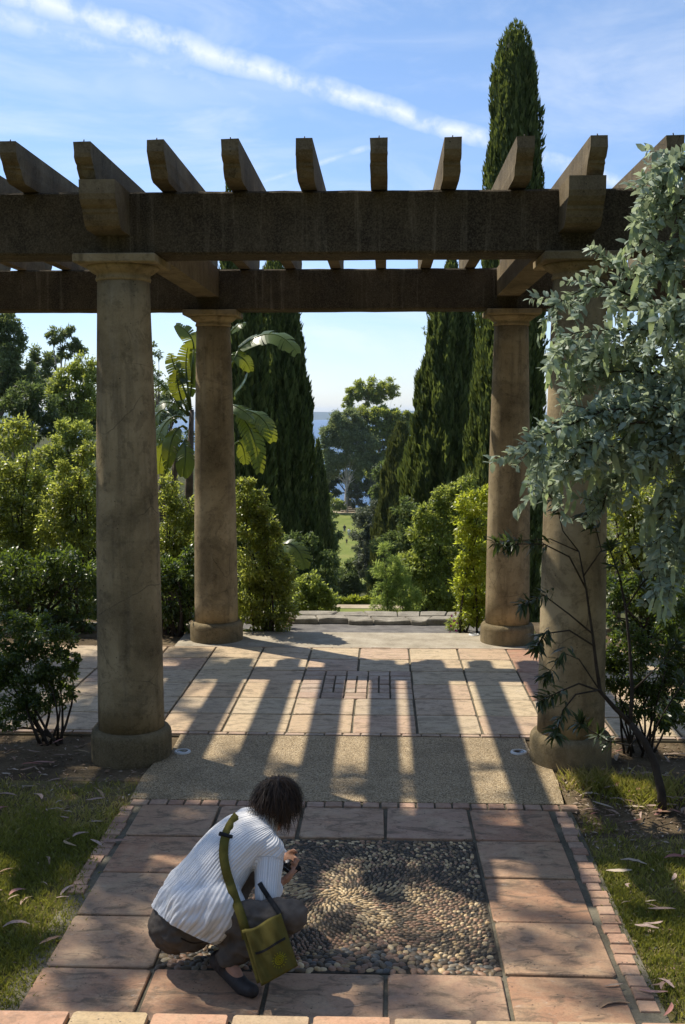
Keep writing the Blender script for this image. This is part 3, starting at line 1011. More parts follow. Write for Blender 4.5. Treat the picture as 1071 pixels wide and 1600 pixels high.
def leaves(P, D, N, L, Wd, shape=LEAF4):
    """P points, D directions, N normals, L lengths, Wd widths -> V, F, index of the leaf per vertex"""
    tv, tf = shape
    D = unit(D)
    Sd = unit(np.cross(N, D))
    N = np.cross(D, Sd)
    V = (P[:, None, :] + tv[None, :, 0, None] * (D * L[:, None])[:, None, :] + tv[None, :, 1, None] * (Sd * Wd[:, None])[:, None, :]
         + tv[None, :, 2, None] * (N * L[:, None])[:, None, :])
    n, kv = len(P), len(tv)
    F = (tf[None] + (np.arange(n) * kv)[:, None, None]).reshape(-1, 3)
    return V.reshape(-1, 3), F, np.repeat(np.arange(n), kv)


DENS = 2.9


def foliage_points(blobs, leaf, dens, sub=12, subr=0.42, flat=1.0, lo=0.45):
    """blobs: (centre, radius or (rx, ry, rz)). Points in sub clumps spread through each blob"""
    Ps, Os = [], []
    for c, rad in blobs:
        rad = np.array(rad if hasattr(rad, '__len__') else (rad, rad, rad), float)
        rm = float(np.cbrt(rad.prod()))
        ns = max(4, int(sub))
        d = rand_dir(ns)
        sc = np.array(c)[None] + d * rad[None] * (rng.uniform(lo, 0.92, ns) ** 0.8)[:, None]
        n = int(DENS * dens * (rm / leaf) ** 2 / ns) + 2
        for s in range(ns):
            sr = rm * subr * rng.uniform(0.6, 1.25)
            q = rand_dir(n)
            rr = rng.uniform(0, 1, n) ** 0.45
            far_ = rng.uniform(0, 1, n) < 0.10
            rr = np.where(far_, rng.uniform(1.0, 1.7, n), rr)
            Ps.append(sc[s] + q * rr[:, None] * sr * np.array((1, 1, 0.8 * flat)))
            o = unit(q * 0.6 + d[s][None] * 0.8)
            Os.append(o)
    return np.concatenate(Ps), np.concatenate(Os)


def crown_mesh(name, blobs, leaf, dens, mat, asp=0.42, droop=0.15, shape=LEAF4, sub=12, subr=0.42, flat=1.0, upn=0.7, off=(0, 0, 0), clip=None, lo=0.45, zmin=None):
    P, O = foliage_points(blobs, leaf, dens, sub, subr, flat, lo)
    if clip is not None:
        k_ = clip(P)
        P, O = P[k_], O[k_]
    n = len(P)
    D = unit(O * 0.7 + rng.normal(size=(n, 3)) * 0.6 + np.array((0, 0, -droop)))
    N = unit(O * 0.5 + rng.normal(size=(n, 3)) * 0.55 + np.array((0, 0, upn)))
    L = leaf * rng.uniform(0.65, 1.25, n)
    V, F, idx = leaves(P, D, N, L, L * asp, shape)
    t = rng.uniform(0, 1, n)[idx]
    return mesh_np(name, V - np.array(off), F, t, mat=mat)


def bez(p0, p1, p2, n=7):
    return [p0 * (1 - t) ** 2 + p1 * 2 * t * (1 - t) + p2 * t * t for t in [i / (n - 1) for i in range(n)]]


def trunk_mesh(base, fork, targets, r0, mat, bend=0.3, lr=0.35, off=None, seg=7, extra=0):
    k = MB()
    base, fork = Vector(base), Vector(fork)
    mid = (base + fork) / 2 + Vector((random.uniform(-1, 1), random.uniform(-1, 1), 0)) * bend * (fork - base).length * 0.15
    k.tube(bez(base, mid, fork, 8), [r0 * (1 - 0.45 * i / 7) for i in range(8)], seg)
    for tg in targets:
        tg = Vector(tg)
        st = base.lerp(fork, random.uniform(0.7, 1.0)) if extra == 0 else fork
        m_ = (st + tg) / 2 + Vector((random.uniform(-1, 1), random.uniform(-1, 1), random.uniform(0, 1))) * (tg - st).length * 0.15
        k.tube(bez(st, m_, tg, 7), [r0 * lr * (1.25 - 1.05 * i / 6) for i in range(7)], max(5, seg - 2))
    return k


def plant(name, label, cat, Y, base_u, blobs, leaf, dens, mat, trunk=None, bark=None, group=None, depth=0.9, sub=12, subr=0.42, asp=0.42, shape=LEAF4, upn=0.7, droop=0.15, flat=1.0,
          fork_v=None, base_z=None, limbs=True, lr=0.35, r0=None, crown_name='crown', clip=None, stems=0, lo=0.45):
    """a tree or shrub whose blobs are given where they stand: (u, v, radius in photo pixels[, metres behind Y])"""
    leaf = leaf * (0.66 if Y > 50 else 0.76)
    dens = dens * (1.25 if Y > 50 else 1.0)
    bl = []
    for b_ in blobs:
        dy = b_[3] if len(b_) > 3 else random.uniform(-0.3, 0.3) * px(b_[2], Y)
        c = at(b_[0], b_[1], Y + dy)
        rr = px(b_[2], Y + dy)
        bl.append((c, (rr, rr * depth, rr)))
    bx = at(base_u, 900, Y).x
    bz = gzf(bx, Y) if base_z is None else base_z
    base = Vector((bx, Y, bz))
    t = thing(name, label, cat, base, group)
    cm = crown_mesh(crown_name, bl, leaf, dens, mat, asp, droop, shape, sub, subr, flat, upn, base, clip, lo)
    link(crown_name, cm, None, t)
    if bark is not None:
        rr = r0 or 0.1
        if stems:
            k = MB()
            for s in range(stems):
                tg = Vector(random.choice(bl)[0]) + Vector((random.uniform(-1, 1), random.uniform(-1, 1), random.uniform(-1, .5))) * bl[0][1][0] * 0.5
                st = base + Vector((random.uniform(-1, 1) * bl[0][1][0] * 0.9, random.uniform(-.5, .5) * bl[0][1][1], -0.02))
                k.tube(bez(st, (st + tg) / 2 + Vector((random.uniform(-.2, .2), random.uniform(-.2, .2), 0.1)), tg, 6), [rr * (1.2 - 0.9 * i / 5) for i in range(6)], 5)
            k.obj('stem', bark, t, base)
        else:
            top = max(bl, key=lambda q: q[0].z)[0]
            fz = at(base_u, fork_v, Y).z if fork_v else bz + (top.z - bz) * 0.45
            cx_ = sum(q[0].x for q in bl) / len(bl)
            fork = Vector((bx + (cx_ - bx) * 0.4, Y, fz))
            k = trunk_mesh(base - Vector((0, 0, .1)), fork, [q[0] for q in bl] if limbs else [], rr, bark, lr=lr)
            k.obj('trunk', bark, t, base)
    return t


def cypress(name, label, Y, cx, prof, mat=G_CYP, n=16000, spray=0.22, group=None, lean=0.0, rough=0.26):
    """prof: (v, centre u, half width in px) from the tip down"""
    pts = [(at(u, v, Y), px(h, Y)) for v, u, h in prof]
    zs = np.array([q[0].z for q in pts])[::-1]
    xs_ = np.array([q[0].x for q in pts])[::-1]
    rs = np.array([q[1] for q in pts])[::-1]
    bx = xs_[0]
    bz = gzf(bx, Y)
    if bz < zs[0]:
        zs = np.concatenate([[bz + 0.3], zs]); xs_ = np.concatenate([[bx], xs_]); rs = np.concatenate([[rs[0] * 0.92], rs])
    base = Vector((bx, Y, bz))
    t = thing(name, label, 'cypress tree', base, group)
    # sample height weighted by radius
    zz = np.linspace(zs[0], zs[-1], 400)
    wt = np.interp(zz, zs, rs) + 0.05
    cdf = np.cumsum(wt); cdf /= cdf[-1]
    h = np.interp(rng.uniform(0, 1, n), cdf, zz)
    th = rng.uniform(0, 2 * math.pi, n)
    rad = np.interp(h, zs, rs)
    cxx = np.interp(h, zs, xs_)
    seed = rng.uniform(0, 50)
    H = zs[-1] - zs[0]
    rm = rs.max()
    lump = np.empty(n)
    for q in range(n):
        a, z_ = th[q], h[q]
        vv = Vector((math.cos(a) * 1.7 + seed, math.sin(a) * 1.7, z_ / rm * 0.55))
        d1 = mnoise.voronoi(vv * 1.5)[0][0]
        d2 = mnoise.voronoi(vv * 3.4 + Vector((9, 3, 1)))[0][0]
        lump[q] = 0.50 - 0.75 * d1 + 0.5 * (0.45 - 0.8 * d2)
    rf = np.clip(0.84 + rough * 1.5 * lump, 0.4, 1.22) * (1 - 0.24 * rng.uniform(0, 1, n) ** 2.2)
    out_ = np.stack([np.cos(th), np.sin(th), np.zeros(n)], -1)
    P = np.stack([cxx, np.full(n, Y), h], -1) + out_ * (rad * rf)[:, None]
    D = out_ * rng.uniform(0.15, 0.6, n)[:, None] + np.array((0, 0, 1.0)) + rng.normal(size=(n, 3)) * 0.16
    N = out_ + rng.normal(size=(n, 3)) * 0.45
    L = spray * rng.uniform(0.6, 1.4, n) * np.clip(rad / rm * 1.6, 0.5, 1)
    V, F, idx = leaves(P - D * L[:, None] * 0.4, D, N, L, L * 0.36, LEAFL)
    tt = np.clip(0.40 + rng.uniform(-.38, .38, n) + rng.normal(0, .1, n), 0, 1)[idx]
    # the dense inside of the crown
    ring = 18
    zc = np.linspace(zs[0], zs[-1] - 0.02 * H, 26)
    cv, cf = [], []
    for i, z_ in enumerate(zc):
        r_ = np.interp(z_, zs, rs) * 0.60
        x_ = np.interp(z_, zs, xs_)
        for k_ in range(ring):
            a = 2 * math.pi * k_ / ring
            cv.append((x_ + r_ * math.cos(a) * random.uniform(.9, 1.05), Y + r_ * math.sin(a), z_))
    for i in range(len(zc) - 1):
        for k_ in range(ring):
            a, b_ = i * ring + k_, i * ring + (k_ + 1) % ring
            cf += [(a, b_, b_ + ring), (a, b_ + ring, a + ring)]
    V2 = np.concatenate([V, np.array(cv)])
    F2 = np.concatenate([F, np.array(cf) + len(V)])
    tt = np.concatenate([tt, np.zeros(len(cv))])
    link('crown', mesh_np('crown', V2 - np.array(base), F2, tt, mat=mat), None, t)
    k = MB(); k.tube([(0, 0, -.3), (0, 0, (zs[-1] - bz) * 0.5)], [rm * 0.16, rm * 0.08], 8); k.obj('trunk', BARK, t)
    return t


CYG = 'tall cypresses lining the alley'
cypress('cypress', 'tallest cypress, rising high above the pergola on the right', 26, 808,
        [(31, 808, 4), (42, 807, 15), (60, 806, 25), (100, 805, 35), (180, 804, 41), (280, 804, 48), (400, 802, 50), (500, 799, 54), (600, 796, 60), (700, 790, 66), (800, 786, 70), (900, 784, 70)], n=42000, spray=0.19, group=CYG, rough=0.26)
cypress('cypress', 'feathery cypress with ragged left edge, left of the rear right column', 38, 706,
        [(396, 706, 3), (430, 706, 14), (480, 706, 30), (540, 703, 37), (600, 700, 43), (660, 697, 50), (720, 694, 58), (780, 692, 62), (860, 690, 62)], n=40000, spray=0.34, group=CYG, rough=0.52)
cypress('cypress', 'broad dark cypress to the right of the paddle leaved plant', 34, 440,
        [(401, 429, 10), (430, 431, 22), (480, 434, 32), (540, 438, 36), (600, 441, 44), (660, 443, 47), (740, 445, 47), (820, 450, 50), (920, 458, 58)], n=34000, spray=0.27, group=CYG, rough=0.36)
cypress('cypress', 'slender dark cypress whose tip shows just above the front beam', 29, 378,
        [(286, 357, 3), (330, 358, 8), (400, 362, 20), (460, 374, 30), (540, 382, 38), (640, 386, 42), (800, 390, 46), (900, 390, 46)], n=15000, spray=0.28, group=CYG)
cypress('cypress', 'small narrow cypress by the edge of the alley left of the far lawn', 62, 497,
        [(686, 497, 2), (720, 498, 8), (780, 500, 15), (850, 501, 22), (930, 502, 24)], n=9000, spray=0.45, group=CYG)
cypress('cypress', 'brownish green cypress standing before the far white pine, right of the lawn', 58, 626,
        [(660, 627, 5), (690, 626, 18), (740, 625, 25), (800, 622, 32), (860, 618, 38), (940, 616, 42)], mat=G_CYPB, n=16000, spray=0.60, group=CYG, rough=0.36)
cypress('cypress', 'olive tinted cypress leaning against the feathery cypress', 48, 660,
        [(690, 655, 4), (720, 655, 16), (770, 655, 24), (840, 652, 34), (900, 650, 40), (950, 648, 42)], mat=G_CYPB, n=14000, spray=0.48, group=CYG, rough=0.36)

# --- trees on the far side of the valley, left
TG = 'trees on the slope beyond the left hedge'
plant('eucalyptus_tree', 'dark eucalyptus cut by the left edge above the shrubs', 'tree', 72, -10,
      [(-8, 512, 30), (14, 503, 20), (20, 540, 20), (-5, 565, 34), (8, 600, 28), (34, 575, 18), (22, 522, 14), (30, 600, 22), (50, 600, 18)], 0.42, 40, G_EUC, bark=BARK, group=TG, r0=0.35, fork_v=640, sub=14)
plant('eucalyptus_tree', 'airy eucalyptus with separate round tufts against the sky', 'tree', 84, 108,
      [(92, 522, 13), (82, 528, 10), (108, 517, 9), (118, 540, 14), (104, 550, 12), (58, 555, 13), (48, 562, 10), (70, 560, 12), (128, 548, 8), (75, 580, 12), (45, 585, 9)], 0.42, 34, G_EUC, bark=BARKW, group=TG, r0=0.3, fork_v=610, sub=9, lr=0.3)
plant('broadleaf_tree', 'sunlit yellow green round tree left of the large front column', 'tree', 66, 115,
      [(108, 588, 20), (130, 572, 18), (92, 600, 17), (134, 600, 20), (112, 616, 22), (85, 622, 18), (142, 636, 22), (118, 648, 20), (140, 580, 16), (100, 640, 18)], 0.36, 30, G_EUCY, bark=BARK, group=TG, r0=0.3, fork_v=680, sub=16)
plant('broadleaf_tree', 'dark green tree low between the hedge and the airy eucalyptus', 'tree', 60, 50,
      [(40, 620, 28), (65, 640, 26), (20, 645, 26), (48, 665, 30), (80, 668, 20), (10, 690, 24)], 0.36, 30, G_DARKBUSH, bark=BARK, group=TG, r0=0.25, fork_v=700, sub=14)
plant('broadleaf_tree', 'mid green tree low beside the large front column', 'tree', 52, 120,
      [(105, 675, 22), (128, 680, 20), (90, 700, 22), (118, 712, 26), (138, 705, 20), (70, 720, 22), (40, 728, 22), (100, 740, 26)], 0.30, 30, G_EUCY, bark=BARK, group=TG, r0=0.22, fork_v=720, sub=14)
plant('pine_tree', 'hazy grey green pine seen between the two left columns', 'tree', 105, 262,
      [(262, 605, 14), (275, 600, 10), (250, 618, 14), (268, 628, 16), (285, 640, 18), (255, 645, 18), (245, 690, 22), (280, 690, 22)], 0.5, 24, G_PINE, bark=BARK, group=TG, r0=0.3, fork_v=660, sub=9)
plant('eucalyptus_tree', 'thin eucalyptus tips just right of the large front column top', 'tree', 78, 244,
      [(238, 545, 9), (248, 556, 7), (236, 570, 10), (243, 585, 7)], 0.4, 18, G_EUC, bark=BARK, group=TG, r0=0.16, fork_v=640, sub=7)
plant('broadleaf_tree', 'dark wooded backdrop tree behind the slope on the left', 'tree', 120, 30,
      [(10, 560, 26), (45, 590, 24), (85, 560, 10), (70, 605, 20), (20, 610, 28), (130, 640, 28), (160, 660, 30), (200, 690, 30)], 0.6, 40, G_DARKBUSH, bark=BARK, group=TG, r0=0.4, fork_v=650, sub=12)
plant('small_tree', 'small tree with a rosette crown on a pale stem behind the left hedge', 'tree', 19, 17,
      [(24, 672, 20), (6, 690, 16), (42, 688, 16), (20, 702, 18), (34, 660, 11), (8, 664, 9), (50, 672, 8)], 0.15, 20, G_PITT, bark=BARKW, r0=0.055, fork_v=740, asp=0.3, shape=LEAF6, sub=14)

# --- the far group by the lawn
FG = 'trees at the far end of the lawn'
plant('eucalyptus_tree', 'tall eucalyptus with a spreading flat top above the far pine', 'tree', 236, 600,
      [(583, 608, 15), (566, 606, 13), (602, 604, 13), (614, 612, 9), (550, 616, 11), (542, 633, 8), (556, 620, 9), (590, 622, 10), (575, 628, 8), (606, 618, 8)], 0.9, 50, G_EUCY, bark=BARKW, group=FG, r0=0.32, fork_v=640, sub=9, lr=0.12)
plant('eucalyptus_tree', 'yellow green rounded tree right behind the white limbed pine', 'tree', 232, 612,
      [(600, 652, 18), (622, 655, 16), (634, 652, 10), (582, 648, 15), (620, 672, 16), (602, 684, 20), (578, 668, 16), (614, 705, 20), (595, 735, 22), (562, 648, 12), (620, 745, 20), (600, 770, 18), (590, 712, 18), (638, 668, 9)], 0.9, 56, G_EUCY, bark=BARK, group=FG, r0=0.6, fork_v=740, sub=12, lr=0.2)
plant('pine_tree', 'broad grey green pine with white bare limbs at the end of the lawn', 'tree', 229, 541,
      [(528, 662, 19), (545, 655, 17), (516, 678, 16), (560, 668, 17), (535, 690, 17), (512, 705, 14), (556, 712, 20), (575, 700, 17), (520, 728, 17), (570, 735, 17), (580, 690, 15), (540, 672, 16), (508, 740, 12), (535, 720, 12), (584, 720, 15), (550, 690, 15)], 0.80, 60, G_PINE, bark=BARKW, group=FG, r0=0.50, fork_v=752, sub=12, lr=0.22)
plant('broadleaf_tree', 'dark trees massed behind the pine trunk above the sea', 'tree', 250, 545,
      [(520, 745, 16), (540, 752, 14), (560, 752, 16), (585, 760, 18), (605, 755, 18), (515, 770, 14), (530, 720, 12), (556, 735, 14)], 0.9, 56, G_DARKBUSH, bark=BARK, group=FG, r0=0.5, fork_v=770, sub=10)
SG = 'rounded bushes near the far lawn'
plant('bush', 'bright green bush left of the dark steps at the lawn end', 'bush', 224, 524, [(525, 786, 10), (516, 780, 10), (533, 790, 7)], 0.9, 30, G_HEDGE, group=SG, sub=8)
plant('bush', 'grey leafed bush right of the pine trunk', 'bush', 228, 580, [(560, 770, 14), (580, 765, 14), (598, 768, 14), (575, 784, 14), (552, 785, 9)], 0.9, 26, G_GREYBUSH, group=SG, sub=8)
plant('bush', 'pale bush hiding the right edge of the lawn', 'bush', 150, 572, [(565, 805, 14), (560, 830, 14), (568, 855, 16), (578, 800, 12), (584, 830, 16), (563, 870, 10)], 0.6, 26, G_GREYBUSH, group=SG, sub=10)
plant('bush', 'dull green bush hiding the left edge of the lawn', 'bush', 128, 520, [(516, 812, 14), (522, 835, 14), (514, 850, 16), (520, 870, 14), (510, 800, 10)], 0.6, 26, G_DARKBUSH, group=SG, sub=10)
plant('bush', 'dark dome shaped bush at the foot of the lawn', 'bush', 88, 550, [(548, 903, 22), (530, 910, 18), (566, 908, 20), (550, 888, 14), (572, 890, 14), (545, 922, 18)], 0.34, 40, G_DARKBUSH, group=SG, sub=12)
plant('bush', 'light green bush at the lower left corner of the far lawn', 'bush', 96, 526, [(526, 886, 10), (532, 893, 8), (520, 895, 10)], 0.36, 30, G_HEDGE, group=SG, sub=8)
plant('bush', 'olive green bush bulging over the left side of the lawn view', 'bush', 74, 500, [(500, 830, 18), (512, 850, 16), (505, 872, 18), (518, 890, 14), (492, 860, 18), (510, 908, 16), (496, 895, 18), (516, 815, 10)], 0.34, 40, G_DARKBUSH, group=SG, sub=12)
plant('bush', 'silvery green bush bulging over the right side of the lawn view', 'bush', 76, 585, [(578, 815, 18), (590, 840, 18), (572, 850, 14), (582, 872, 18), (570, 885, 14), (596, 868, 16), (590, 795, 16), (602, 815, 16)], 0.34, 40, G_GREYBUSH, group=SG, sub=12)
plant('broadleaf_tree', 'dull green tree filling the space beside the far pine on the right', 'tree', 120, 612, [(600, 740, 16), (615, 730, 16), (606, 765, 18), (595, 790, 16), (620, 765, 16), (588, 770, 12), (628, 715, 12)], 0.6, 40, G_DARKBUSH, group=SG, bark=BARK, r0=0.25, fork_v=790, sub=12)
plant('hedge', 'low clipped light green hedge across the lower terrace', 'hedge', 44, 552, [(u, 940, 9, 0.0) for u in range(516, 604, 7)], 0.14, 50, G_LIME, sub=8)

# --- shrubs lining the alley
AG = 'shrubs lining the alley stairs'
plant('shrub', 'feathery pale green shrub on the right edge of the stairs', 'shrub', 21, 608, [(606, 905, 18), (598, 928, 18), (618, 920, 20), (612, 880, 15), (635, 930, 20), (596, 948, 14), (650, 945, 16), (620, 948, 18), (590, 890, 12), (604, 858, 12), (632, 895, 16)], 0.10, 34, G_FEATH, group=AG, sub=14, asp=0.2, bark=BARKD, r0=0.01, stems=5)
plant('shrub', 'tall sunlit hedge shrub with yellow green leaves right of the stairs', 'shrub', 23, 670,
      [(694, 776, 18), (672, 806, 22), (705, 800, 22), (652, 842, 20), (682, 782, 9), (655, 815, 9), (710, 762, 9), (685, 840, 30), (668, 880, 32), (640, 880, 24), (700, 880, 28), (655, 920, 28), (690, 925, 30), (720, 930, 24), (735, 800, 26), (730, 760, 20)], 0.12, 30, G_HEDGE, group=AG, sub=16, shape=LEAF4, bark=BARKD, r0=0.02, stems=8)
plant('shrub', 'loose olive shrub between the brownish cypress and the hedge shrub', 'shrub', 33, 630,
      [(640, 800, 24), (625, 850, 26), (648, 840, 22), (610, 890, 24), (632, 895, 22), (595, 850, 20), (590, 900, 18)], 0.17, 26, G_DARKBUSH, group=AG, sub=14, bark=BARKD, r0=0.02, stems=6)
plant('shrub', 'lime green shrub pressed against the rear right column', 'shrub', 12.15, 735,
      [(738, 790, 24), (725, 820, 18), (752, 815, 22), (738, 855, 26), (726, 880, 18), (750, 890, 24), (735, 925, 26), (748, 955, 26), (728, 960, 20), (755, 930, 18), (752, 775, 14)], 0.075, 30, G_LIME, group=AG, sub=18, shape=LEAF6, asp=0.36, bark=BARKD, r0=0.012, stems=7, base_z=-.06)
plant('shrub', 'rounded glossy pittosporum shrub to the right of the rear left column', 'shrub', 12.05, 412,
      [(385, 778, 19), (402, 792, 20), (418, 818, 17), (392, 830, 32), (422, 852, 24), (440, 882, 17), (392, 885, 36), (424, 905, 30), (446, 922, 17), (390, 940, 34), (422, 950, 32), (448, 955, 16), (440, 977, 12), (400, 977, 18), (372, 800, 18), (378, 758, 11), (410, 772, 8), (432, 828, 8), (454, 895, 8), (390, 752, 7)], 0.070, 30, G_PITT, group=AG, sub=20, shape=LEAF6, asp=0.36, bark=BARKD, r0=0.012, stems=10, base_z=-.06)
plant('shrub', 'low bright shrub left of the stair head', 'shrub', 15, 485, [(470, 920, 18), (488, 915, 18), (505, 930, 18), (478, 940, 18), (500, 948, 14), (520, 940, 14), (462, 945, 14)], 0.075, 30, G_HEDGE, group=AG, sub=14, shape=LEAF6, bark=BARKD, r0=0.01, stems=5)
plant('shrub', 'dim shrub below the dark cypress left of the stairs', 'shrub', 22, 500, [(470, 880, 22), (490, 895, 20), (512, 905, 16), (500, 925, 20), (512, 872, 14), (460, 850, 20), (480, 850, 16), (520, 930, 12)], 0.11, 28, G_DARKBUSH, group=AG, sub=14, bark=BARKD, r0=0.015, stems=5)
plant('flowering_plant', 'small magenta flowering plant at the foot of the lime shrub', 'plant', 12.25, 712, [(710, 975, 12), (722, 970, 12), (705, 985, 8), (718, 985, 9)], 0.06, 20, G_HEDGE, sub=9, asp=0.2, base_z=-.06)
PINK = m_plain('magenta_petal', (0.45, 0.03, 0.28), 0.6, 0.2, 60, 0.2, 0)
k = MB()
for (u, v) in ((706, 962), (712, 958), (710, 970), (716, 966), (705, 978), (713, 985), (708, 990), (718, 980), (703, 988), (714, 974)):
    c = at(u, v, 12.15 + random.uniform(-.05, .05))
    for q in range(5):
        a = q * 1.2566 + random.random()
        e = Vector((math.cos(a), -0.5, math.sin(a))) * 0.016
        s_ = Vector((-math.sin(a), 0, math.cos(a))) * 0.008
        k.add([c, c + e * .6 + s_, c + e, c + e * .6 - s_], [(0, 1, 2, 3)])
fl = [o for o in COL.objects if o.name.startswith('flowering_plant')][0]
k.obj('blossom', PINK, fl, fl.location)
plant('flowering_plant', 'low pink tinged plant at the foot of the rear left column shrub', 'plant', 12.3, 450, [(448, 972, 9), (455, 966, 7), (442, 980, 8)], 0.05, 20, m_leaf('pinkish_leaf', [(0, (0.10, 0.12, 0.05)), (0.6, (0.20, 0.17, 0.09)), (1, (0.40, 0.19, 0.17))], (0.3, 0.2, 0.1)), sub=8, asp=0.3, base_z=-.06)

# --- hedge of shrubs behind the walk, left
LG = 'shrubs of the left hedge behind the walk'
LS = dict(group=LG, shape=LEAF6, asp=0.34, bark=BARKD)
plant('shrub', 'sunlit glossy shrub at the left edge behind the walk', 'shrub', 14.2, 30,
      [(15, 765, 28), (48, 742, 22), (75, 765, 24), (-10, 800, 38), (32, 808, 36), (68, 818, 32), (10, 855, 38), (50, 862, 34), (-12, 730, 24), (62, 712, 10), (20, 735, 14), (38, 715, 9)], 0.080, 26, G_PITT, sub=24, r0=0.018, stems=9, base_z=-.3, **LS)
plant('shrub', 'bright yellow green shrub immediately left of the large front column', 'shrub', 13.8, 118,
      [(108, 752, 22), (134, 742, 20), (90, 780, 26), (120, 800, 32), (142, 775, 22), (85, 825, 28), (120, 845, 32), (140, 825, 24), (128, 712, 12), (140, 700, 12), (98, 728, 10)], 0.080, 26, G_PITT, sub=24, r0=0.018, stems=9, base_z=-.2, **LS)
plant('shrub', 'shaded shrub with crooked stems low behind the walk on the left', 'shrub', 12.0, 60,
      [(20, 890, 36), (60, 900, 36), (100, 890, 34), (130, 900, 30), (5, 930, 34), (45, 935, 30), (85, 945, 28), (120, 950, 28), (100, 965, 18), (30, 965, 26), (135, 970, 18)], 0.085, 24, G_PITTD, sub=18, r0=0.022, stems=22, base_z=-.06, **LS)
plant('shrub', 'glossy shrub seen between the two left columns', 'shrub', 13.4, 270,
      [(255, 790, 26), (285, 800, 28), (262, 835, 30), (295, 845, 26), (250, 870, 26), (280, 880, 30), (300, 800, 20), (262, 760, 18)], 0.080, 22, G_PITT, sub=18, r0=0.016, stems=10, base_z=-.2, **LS)
plant('shrub', 'dark shrub with woody stems against the rear left column', 'shrub', 11.85, 275,
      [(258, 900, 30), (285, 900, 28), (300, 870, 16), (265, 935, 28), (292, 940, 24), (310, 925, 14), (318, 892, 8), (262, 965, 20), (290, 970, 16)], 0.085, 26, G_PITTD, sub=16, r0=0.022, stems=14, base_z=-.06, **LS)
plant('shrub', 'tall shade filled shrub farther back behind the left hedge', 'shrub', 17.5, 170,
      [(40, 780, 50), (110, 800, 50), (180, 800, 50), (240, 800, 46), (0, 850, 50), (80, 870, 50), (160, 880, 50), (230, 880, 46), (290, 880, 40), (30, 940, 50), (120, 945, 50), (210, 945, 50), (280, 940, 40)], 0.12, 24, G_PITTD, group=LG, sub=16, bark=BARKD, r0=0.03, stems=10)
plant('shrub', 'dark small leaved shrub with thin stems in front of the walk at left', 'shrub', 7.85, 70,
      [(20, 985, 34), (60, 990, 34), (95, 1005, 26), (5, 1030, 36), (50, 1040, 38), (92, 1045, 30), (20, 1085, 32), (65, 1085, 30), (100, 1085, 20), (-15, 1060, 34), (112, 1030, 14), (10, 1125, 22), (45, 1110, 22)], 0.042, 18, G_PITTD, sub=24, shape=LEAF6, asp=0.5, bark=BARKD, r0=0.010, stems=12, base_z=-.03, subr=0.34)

# --- right side, behind and beside the front right column
RG = 'shrubs on the right behind the silver wattle'
RS = dict(group=RG, shape=LEAF6, asp=0.36, bark=BARKD)
plant('shrub', 'yellow green sunlit hedge shrub right of the front right column', 'shrub', 12.9, 1010,
      [(960, 780, 28), (1000, 790, 32), (1045, 780, 34), (970, 830, 30), (1015, 845, 34), (1060, 840, 32), (965, 880, 28), (1005, 900, 34), (1050, 900, 34), (1090, 860, 34)], 0.085, 22, G_PITT, sub=18, r0=0.02, stems=12, base_z=-.06, **RS)
plant('shrub', 'taller backlit shrub behind the drooping pods on the right', 'shrub', 14.0, 1030,
      [(985, 690, 30), (1030, 680, 34), (1075, 690, 34), (1000, 735, 30), (1050, 730, 34), (1090, 640, 30), (1060, 630, 26), (1020, 640, 20)], 0.09, 18, G_PITT, sub=16, r0=0.02, stems=9, base_z=-.3, **RS)
plant('shrub', 'shaded hedge shrub with stems low behind the walk on the right', 'shrub', 12.0, 1020,
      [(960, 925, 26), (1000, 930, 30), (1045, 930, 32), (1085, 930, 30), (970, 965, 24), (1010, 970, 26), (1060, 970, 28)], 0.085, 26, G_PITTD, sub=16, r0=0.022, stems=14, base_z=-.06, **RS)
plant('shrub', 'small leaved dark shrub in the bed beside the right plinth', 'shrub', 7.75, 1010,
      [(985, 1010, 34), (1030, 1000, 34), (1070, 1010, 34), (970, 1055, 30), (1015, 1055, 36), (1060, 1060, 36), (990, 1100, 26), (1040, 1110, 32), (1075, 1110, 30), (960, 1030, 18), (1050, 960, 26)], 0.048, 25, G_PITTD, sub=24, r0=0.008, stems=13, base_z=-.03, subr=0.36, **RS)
plant('broadleaf_tree', 'olive toned tree seen through the gap right of the front right column', 'tree', 30, 965,
      [(955, 600, 20), (975, 585, 22), (960, 640, 22), (985, 625, 20), (950, 690, 22), (1010, 600, 26), (1050, 590, 30), (990, 660, 26), (1080, 620, 30)], 0.17, 18, G_EUCY, bark=BARK, r0=0.12, fork_v=700, sub=12)
plant('eucalyptus_tree', 'thin leaved tree behind the two right cypresses', 'tree', 62, 690,
      [(676, 505, 8), (668, 520, 8), (680, 525, 6), (690, 498, 7), (745, 500, 10), (752, 520, 8), (740, 545, 10)], 0.36, 16, G_EUC, bark=BARK, r0=0.2, fork_v=600, sub=7)

# --- the same hedges and woods carry on beyond both edges of the picture
def again(src_label, x, y, label, rot=None, sc=1.0, z=None):
    src = next(o for o in COL.objects if o.get('label') == src_label)
    c = src.copy()
    COL.objects.link(c)
    c.location = (x, y, gzf(x, y) if z is None else z)
    c.rotation_euler = (0, 0, random.uniform(0, 6.28) if rot is None else rot)
    c.scale = (sc, sc, sc)
    c['label'] = label
    for ch in list(src.children):
        d = ch.copy()
        COL.objects.link(d)
        d.parent = c
    return c


